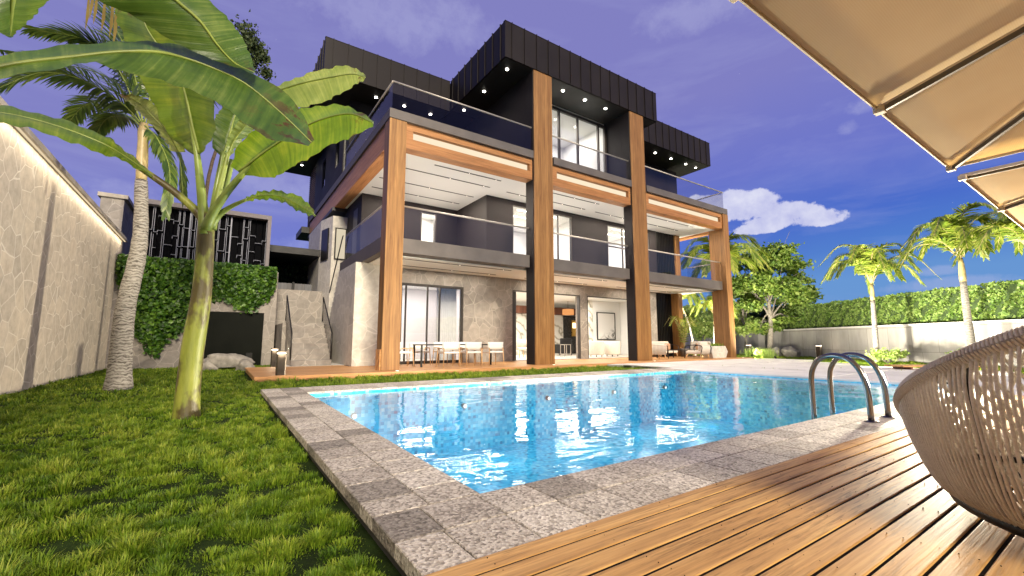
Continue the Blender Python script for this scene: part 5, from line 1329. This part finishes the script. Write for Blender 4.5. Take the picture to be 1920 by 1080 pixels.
def shrub(label, px, d, w, h, mat, n, size, seed, group='low shrubs in the east garden', grassy=False):
    r = np.random.default_rng(seed); b0 = ground_at(px, d); t = thing('shrub', label, 'shrub', b0, group)
    if grassy:
        bs = np.array(b0) + np.stack([r.normal(0, w * .3, n), r.normal(0, w * .3, n), np.zeros(n)], 1); V, F, tt_ = blades(bs, h, .025, .8, r); np_mesh('foliage', V, F, M['treeleaf_pale'], t, col=tt_)
    else:
        nb = 26; ang = r.uniform(0, 6.28, nb); m = MB(); pts = []
        for a in ang:
            e = b0 + Vector((math.cos(a) * w * r.uniform(.2, .6), math.sin(a) * w * r.uniform(.2, .6), h * r.uniform(.5, 1))); m.tube([b0, (b0 + e) / 2 + Vector((0, 0, .06)), e], [.012, .008, .004], 5)
            pts.append(np.array(e) + r.normal(size=(n // nb, 3)) * np.array([w * .13, w * .13, h * .13]))
        m.build('stems', M['bark'], t); V, F, tt_ = leaf_cloud(np.concatenate(pts), size, (0, 0, .7), rng=r); np_mesh('foliage', V, F, mat, t, col=tt_)
shrub('light green shrub at the foot of the shorter garden palm', 1662, 17.6, 1.0, .5, M['treeleaf_pale'], 1000, .06, 2)
shrub('light green shrub at the foot of the tallest palm, above the nest chair rim', 1812, 15.9, .9, .5, M['treeleaf_pale'], 800, .06, 5)
shrub('wispy grassy shrub beside the bollard under the slim tree', 1424, 25.2, 1.1, .55, M['treeleaf_pale'], 900, .05, 6, grassy=True)
q = ground_at(1452, 25.5); rock('rock', 'low dark-shadowed rock by the slim tree trunk', (q.x, q.y, .05), (.5, .4, .35), 9.1, 'rocks by the back wall')
q = ground_at(1482, 25.0); rock('rock', 'longer flat rock right of the slim tree near the back wall', (q.x, q.y, .05), (.75, .5, .40), 12.4, 'rocks by the back wall', .4)
wp = thing('timber_platform', 'low timber platform step on the paving at the far right of the pool', 'platform', atz(1730, 692, -.02))
q0 = atz(1690, 693, 0); d_ = FWH; m = MB()
for i in range(4):
    a = q0 + d_ * (i * .16) - Vector((0, 0, .0)); m.obox(a + RT * 1.1 + Vector((0, 0, .09)), RT * 1.1, FWH * .075, Vector((0, 0, .02)))
m.build('boards', M['terrace'], wp, bevel=.004)
m = MB()
for s in (.25, 1.1, 1.95): m.obox(q0 + RT * s + FWH * .24 + Vector((0, 0, .035)), RT * .03, FWH * .3, Vector((0, 0, .033)))
m.build('bearers', M['walnut'], wp)
def spike(label, px, d, pw=1.0, aim=None):
    b0 = ground_at(px, d); t = thing('garden_spotlight', label, 'spotlight', b0, 'small garden spotlights')
    m = MB(); m.tube([b0, b0 + Vector((0, 0, .12))], .012, 8); m.build('spike', M['black'], t)
    m = MB(); a = b0 + Vector((0, 0, .12)); dr = aim.normalized() if aim else (Vector((RT.x, RT.y, .95))).normalized(); m.tube([a - dr * .07, a + dr * .07], [.04, .055], 12); m.build('head', M['black'], t)
    m = MB(); m.tube([a + dr * .071, a + dr * .074], .045, 12); m.build('lens', M['bollard_lamp'], t)
    L = bpy.data.lights.new('spot', 'SPOT'); L.energy = SPIKE * pw; L.spot_size = R(140); L.spot_blend = .9; L.color = (1, .92, .74); L.shadow_soft_size = .15
    o = bpy.data.objects.new('garden_spot_lamp', L); COL.objects.link(o); o.location = a + dr * .12; o.rotation_euler = dr.to_track_quat('-Z', 'Y').to_euler()
SPIKE = 1900
spike('small black garden spotlight beside the last timber column', 1409, 24.8, .09)
spike('added black garden spotlight on the lawn strip between bollards and shrub', 1600, 13.5, 1.9)  # from here down, spotlights added to brighten hedge, wall and trees
spike('added black garden spotlight on the paving edge left of the timber platform', 1525, 17.5, 1.3)
spike('added black garden spotlight on the lawn, hidden behind the nest chair', 1800, 10.5, 1.0)
spike('added black garden spotlight on the grass before the boulders and slim tree', 1452, 21.0, 1.1, FWH - RT * .15 + Vector((0, 0, .9)))
spike('added black garden spotlight under the palms behind the lounge terrace', 1325, 23.0, 1.2, FWH + RT * .1 + Vector((0, 0, .9)))

# low unseen flood lamp added east of the pool: long shadows, fill on deck and parasol
fb = Vector((11.25, 2.35, 0.0)); t = thing('garden_spotlight', 'low unseen floodlight on the paving at the far right end of the pool', 'spotlight', fb, 'small garden spotlights')
m = MB(); m.box(fb.x - .1, fb.x + .1, fb.y - .1, fb.y + .1, .002, .03); m.tube([fb + Vector((0, 0, .03)), fb + Vector((0, 0, .12))], .015, 8); m.build('foot', M['black'], t)
dr = Vector((-.97, .17, .2)).normalized(); a = fb + Vector((0, 0, .17)); m = MB(); m.tube([a - dr * .06, a + dr * .06], [.06, .08], 14); m.build('head', M['black'], t)
m = MB(); m.tube([a + dr * .061, a + dr * .064], .07, 14); m.build('lens', M['bollard_lamp'], t)
L = bpy.data.lights.new('flood', 'SPOT'); L.energy = 6300; L.spot_size = R(112); L.spot_blend = .55; L.color = (1, .88, .66); L.shadow_soft_size = .22
o = bpy.data.objects.new('flood_lamp', L); COL.objects.link(o); o.location = a + dr * .3; o.rotation_euler = dr.to_track_quat('-Z', 'Y').to_euler()

# ------------------------------------------------------------------ lawn grass (uncountable)
def lawn(name, regions, minr=-1e9):
    Vs, Fs, Ts = [], [], []; nv = 0
    for (x0, x1, y0, y1, dens, h, w, tuft) in regions:
        A = (x1 - x0) * (y1 - y0); nt = int(1.3 * A / (tuft * tuft)); per = max(3, int(dens * tuft * tuft / 1.15))
        c = np.stack([RNG.uniform(x0, x1, nt), RNG.uniform(y0, y1, nt)], 1)
        lf = .5 + .5 * np.sin(c[:, 0] * 2.1 + 1.7 * np.sin(c[:, 1] * 1.3)) * np.sin(c[:, 1] * 2.6 + 1.1 * np.sin(c[:, 0] * 1.9))
        th = np.clip(RNG.normal(.95, .25, nt) * (.72 + .45 * lf), .5, 1.6); tt = np.clip(.2 + .5 * RNG.uniform(0, 1, nt) + .25 * (th - .8), 0, 1)
        b = np.repeat(c, per, 0); o = RNG.normal(0, tuft * .42, (len(b), 2)); b = b + o
        hh = np.repeat(th, per) * h * np.clip(1.25 - (np.linalg.norm(o, axis=1) / (tuft * .85)), .22, 1.2)
        da = np.arctan2(o[:, 1], o[:, 0]); ok = (b[:, 0] > x0 - .05) & (b[:, 0] < x1) & (b[:, 1] > y0 - .05) & (b[:, 1] < y1)
        ok &= (b[:, 0] * RT.x + b[:, 1] * RT.y) > minr
        b = b[ok]; hh = hh[ok]; t0 = np.repeat(tt, per)[ok]; da = da[ok]
        B3 = np.concatenate([b, np.full((len(b), 1), LAWN - .005)], 1)
        V, F, t = blades(B3, hh, w, .7, RNG, dirs=da, tint=t0); Vs.append(V); Fs.append(F + nv); Ts.append(t); nv += len(V)
    return np_mesh(name, np.concatenate(Vs), np.concatenate(Fs), M['grass'], col=np.concatenate(Ts))
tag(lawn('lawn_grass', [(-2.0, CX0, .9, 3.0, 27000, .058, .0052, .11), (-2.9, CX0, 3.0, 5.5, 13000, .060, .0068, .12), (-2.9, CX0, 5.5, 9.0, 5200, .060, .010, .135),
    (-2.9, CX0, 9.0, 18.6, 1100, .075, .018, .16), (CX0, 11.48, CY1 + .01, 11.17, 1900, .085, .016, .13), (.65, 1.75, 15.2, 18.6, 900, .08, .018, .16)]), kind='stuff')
tag(lawn('far_lawn_grass', [(16.0, 29.0, -4.0, 16.0, 420, .085, .03, .2), (21.6, 30, 16, 30, 150, .09, .05, .3)], 12.0), kind='stuff')
tag(lawn('joint_grass', [(11.5, 22.5, 11.0, 11.17, 1400, .09, .02, .15)] + [(13.3 + 1.92 * i, 13.44 + 1.92 * i, -2, 8.6, 700, .13, .02, .12) for i in range(4)]), kind='stuff')

# ------------------------------------------------------------------ pool lamps under water
pool_spots = [(1.9, 7.42, -.42, (0, -1)), (3.9, 7.42, -.42, (0, -1)), (5.9, 7.42, -.42, (0, -1)), (7.9, 7.42, -.42, (0, -1)), (9.8, 7.42, -.42, (0, -1)), (2.6, 2.08, -.6, (0, 1)), (5.2, 2.08, -.6, (0, 1)), (9.6, 2.08, -.5, (0, 1))]
for i, (x, y, z, d) in enumerate(pool_spots):
    t = thing('pool_lamp', ('round underwater lamp in the far pool wall, %s' % ('nearest the left corner', 'second along from the left corner', 'opposite the second column', 'opposite the third column', 'nearest the shallow right end')[i]) if i < 5 else 'round underwater lamp hidden in the near pool wall', 'pool lamp', (x, y, z), 'pool lamps' if i < 5 else 'near wall pool lamps')
    m = MB(); m.tube([(x, y + .02 * -d[1], z), (x, y + .045 * d[1] * 1.0, z)], [.05, .042], 18); m.build('lamp_ring', M['chrome'], t)
    m = MB(); m.tube([(x, y + .046 * d[1], z), (x, y + .05 * d[1], z)], .036, 18); m.build('lens', m_emit('pool_lens', (.9, .97, 1), 1.6) if i == 0 else bpy.data.materials['pool_lens'], t)
    L = bpy.data.lights.new('pool_lamp', 'POINT'); L.energy = 20; L.color = (.88, .96, 1); L.shadow_soft_size = .2
    o = bpy.data.objects.new('pool_lamp_light', L); COL.objects.link(o); o.location = (x, y + .95 * d[1], z)

# ------------------------------------------------------------------ sky, sun, camera
W = bpy.data.worlds.new('World'); S.world = W; W.use_nodes = True; nt = W.node_tree; nt.nodes.clear()
class WN(NT):
    def __init__(s): s.t = nt; s.n = nt.nodes
w = WN(); out = w.add('ShaderNodeOutputWorld'); bg = w.add('ShaderNodeBackground')
tc = w.add('ShaderNodeTexCoord'); dirv = tc.outputs['Generated']
def dot(vec):
    nd = w.add('ShaderNodeVectorMath', operation='DOT_PRODUCT'); w.lk(dirv, nd.inputs[0]); nd.inputs[1].default_value = tuple(vec); return nd.outputs['Value']
sep = w.add('ShaderNodeSeparateXYZ'); w.lk(dirv, sep.inputs[0])
ur = dot(RT)
elev = w.math('ADD', sep.outputs[2], w.math('MULTIPLY', ur, -.16))
wob = w.noise(dirv, 2.2, 4.0, .6)
elev = w.math('ADD', elev, w.math('MULTIPLY', w.math('SUBTRACT', wob, .5), .10))
sky = w.ramp(elev, [(0.0, (0.125, 0.30, 0.66)), (0.07, (0.072, 0.20, 0.62)), (0.14, (0.062, 0.145, 0.60)), (0.26, (0.15, 0.178, 0.60)), (0.42, (0.22, 0.215, 0.56)), (0.8, (0.235, 0.225, 0.54)), (1.0, (0.20, 0.20, 0.50))])
# thin streaked cirrus
mp = w.add('ShaderNodeMapping'); mp.inputs['Scale'].default_value = (1.0, 1.0, 5.0); mp.inputs['Rotation'].default_value = (.25, .1, 0); w.lk(dirv, mp.inputs['Vector'])
ci = w.noise(mp.outputs[0], 2.6, 8.0, .62, .6)
sky = w.mix(w.math('MULTIPLY', w.ramp(ci, [(.48, 0.0), (.72, 1.0)]), .22), sky, (.46, .48, .78))
# cumulus: noise-edged puffs given by their direction in the sky
cn_ = w.noise(dirv, 17.0, 9.0, .62, .1); cl_ = w.noise(dirv, 55.0, 6.0, .65)
def puff(px, py, a, b_, flat=1.0, soft=.35, amp=1.5):
    c = ray(px, py).normalized(); r = Vector((c.y, -c.x, 0)).normalized(); u = r.cross(c).normalized()
    uu = w.math('DIVIDE', dot(r), a); vv = dot(u)
    vv = w.math('DIVIDE', vv, b_)
    lowr = w.math('MULTIPLY', w.math('MINIMUM', vv, 0.0), flat); vv = w.math('ADD', w.math('MAXIMUM', vv, 0.0), lowr)
    e = w.math('SUBTRACT', 1.0, w.math('ADD', w.math('MULTIPLY', uu, uu), w.math('MULTIPLY', vv, vv)))
    e = w.math('ADD', e, w.math('MULTIPLY', w.math('SUBTRACT', cn_, .5), amp * 2.2)); e = w.math('ADD', e, w.math('MULTIPLY', w.math('SUBTRACT', cl_, .5), 1.0))
    front = w.math('GREATER_THAN', dot(c), 0.3)
    return w.math('MULTIPLY', w.ramp(e, [(.05, 0.0), (.05 + soft, 1.0)]), front)
mask = None
for q in ((1435, 396, .06, .024, 1.4), (1400, 388, .055, .024, 1.4), (1470, 398, .05, .022, 1.4), (1325, 377, .05, .015, 1.3), (1375, 376, .042, .026, 1.3), (1425, 380, .042, .028, 1.3), (1395, 402, .055, .022, 1.6), (1485, 402, .055, .028, 1.8), (1450, 417, .06, .025, 1.7), (1530, 412, .055, .022, 1.6), (1420, 430, .05, .016, 1.5)):
    p_ = puff(*q); mask = p_ if mask is None else w.math('MAXIMUM', mask, p_)
shade = w.ramp(w.math('ADD', w.math('MULTIPLY', cn_, .9), w.math('MULTIPLY', cl_, .25)), [(.35, (.46, .47, .80)), (.72, (.80, .80, .95))])
sky = w.mix(w.math('MULTIPLY', mask, .92), sky, shade)
m2 = None
for q in ((1628, 198, .03, .018, 1.3, .8), (1590, 240, .02, .014, 1.3, .9), (1800, 532, .10, .014, 1.2, .8), (1760, 508, .03, .010, 1.2, .8), (1420, 598, .12, .012, 1, .8), (1600, 602, .06, .008, 1, .8), (620, 470, .14, .03, 1, 1.0), (180, 400, .12, .06, 1, 1.2), (520, 350, .12, .04, 1, 1.2), (1300, 25, .1, .04, 1, 1.3), (760, 30, .2, .06, 1, 1.4)):
    p_ = puff(*q, amp=1.3); m2 = p_ if m2 is None else w.math('MAXIMUM', m2, p_)
sky = w.mix(w.math('MULTIPLY', m2, .3), sky, (.52, .53, .80))
# faint first stars
vs = w.add('ShaderNodeTexVoronoi', feature='F1'); vs.inputs['Scale'].default_value = 58; w.lk(dirv, vs.inputs['Vector'])
sc2 = w.add('ShaderNodeSeparateColor'); w.lk(vs.outputs['Color'], sc2.inputs[0])
star = w.math('MULTIPLY', w.math('LESS_THAN', vs.outputs['Distance'], .035), w.math('MULTIPLY', w.math('GREATER_THAN', sc2.outputs[0], .72), sc2.outputs[1]))
sky = w.mix(w.math('MULTIPLY', star, .35), sky, (.9, .92, 1.0))
nz = w.add('ShaderNodeTexSky', sky_type='NISHITA'); nz.sun_disc = False
SUN_EL = R(25); trav = Vector((.14, .985, 0)).normalized()          # light travels toward the garden wall and the villa
nz.sun_elevation = SUN_EL; nz.sun_rotation = math.atan2(-trav.x, -trav.y)
bgn = w.add('ShaderNodeBackground'); bgn.inputs['Strength'].default_value = 0.004; w.lk(nz.outputs[0], bgn.inputs['Color'])
w.lk(sky, bg.inputs['Color']); bg.inputs['Strength'].default_value = 0.585
ad = w.add('ShaderNodeAddShader'); w.lk(bg.outputs[0], ad.inputs[0]); w.lk(bgn.outputs[0], ad.inputs[1]); w.lk(ad.outputs[0], out.inputs['Surface'])
L = bpy.data.lights.new('sun', 'SUN'); L.energy = 3.3; L.angle = R(16); L.color = (1.0, .88, .66)
so_ = bpy.data.objects.new('sun', L); COL.objects.link(so_)
dv = Vector((trav.x * math.cos(SUN_EL), trav.y * math.cos(SUN_EL), -math.sin(SUN_EL))); so_.rotation_euler = dv.to_track_quat('-Z', 'Y').to_euler(); so_.location = (20, -12, 20)

# warm column uplights let into the terrace edge
for x in (3.95, 9.25, 14.4, 20.95):
    t = thing('ground_uplight', {3.95: 'small round ground uplight before the first timber column', 9.25: 'small round ground uplight before the second column', 14.4: 'small round ground uplight before the third column', 20.95: 'small round ground uplight before the last column'}[x], 'uplight', (x, 11.3, 0), 'column uplights')
    m = MB(); m.tube([(x, 11.3, .001), (x, 11.3, .012)], [.06, .055], 16); m.build('ring', M['steel'], t)
    m = MB(); m.tube([(x, 11.3, .0125), (x, 11.3, .016)], .04, 16); m.build('lens', M['bollard_lamp'], t)
    L = bpy.data.lights.new('uplight', 'SPOT'); L.energy = 9; L.spot_size = R(120); L.spot_blend = 1; L.color = (1, .80, .5); L.shadow_soft_size = .06
    o = bpy.data.objects.new('uplight_lamp', L); COL.objects.link(o); o.location = (x, 11.1, .06); o.rotation_euler = Vector((0, .35, 1)).to_track_quat('-Z', 'Y').to_euler()

cam = bpy.data.cameras.new('camera'); cam.lens = FPX / 1920 * 36; cam.sensor_width = 36; cam.clip_end = 2000; cam.clip_start = .05
co = bpy.data.objects.new('camera', cam); COL.objects.link(co); co.location = CAM
co.rotation_euler = (math.pi / 2 + TH, 0, AH - math.pi / 2); S.camera = co
S.view_settings.view_transform = 'Standard'; S.view_settings.look = 'None'; S.view_settings.exposure = 0.7; S.view_settings.gamma = 1
S.cycles.use_denoising = True; S.cycles.max_bounces = 8; S.cycles.transparent_max_bounces = 16; S.cycles.caustics_reflective = False; S.cycles.caustics_refractive = False
S.cycles.sample_clamp_indirect = 6
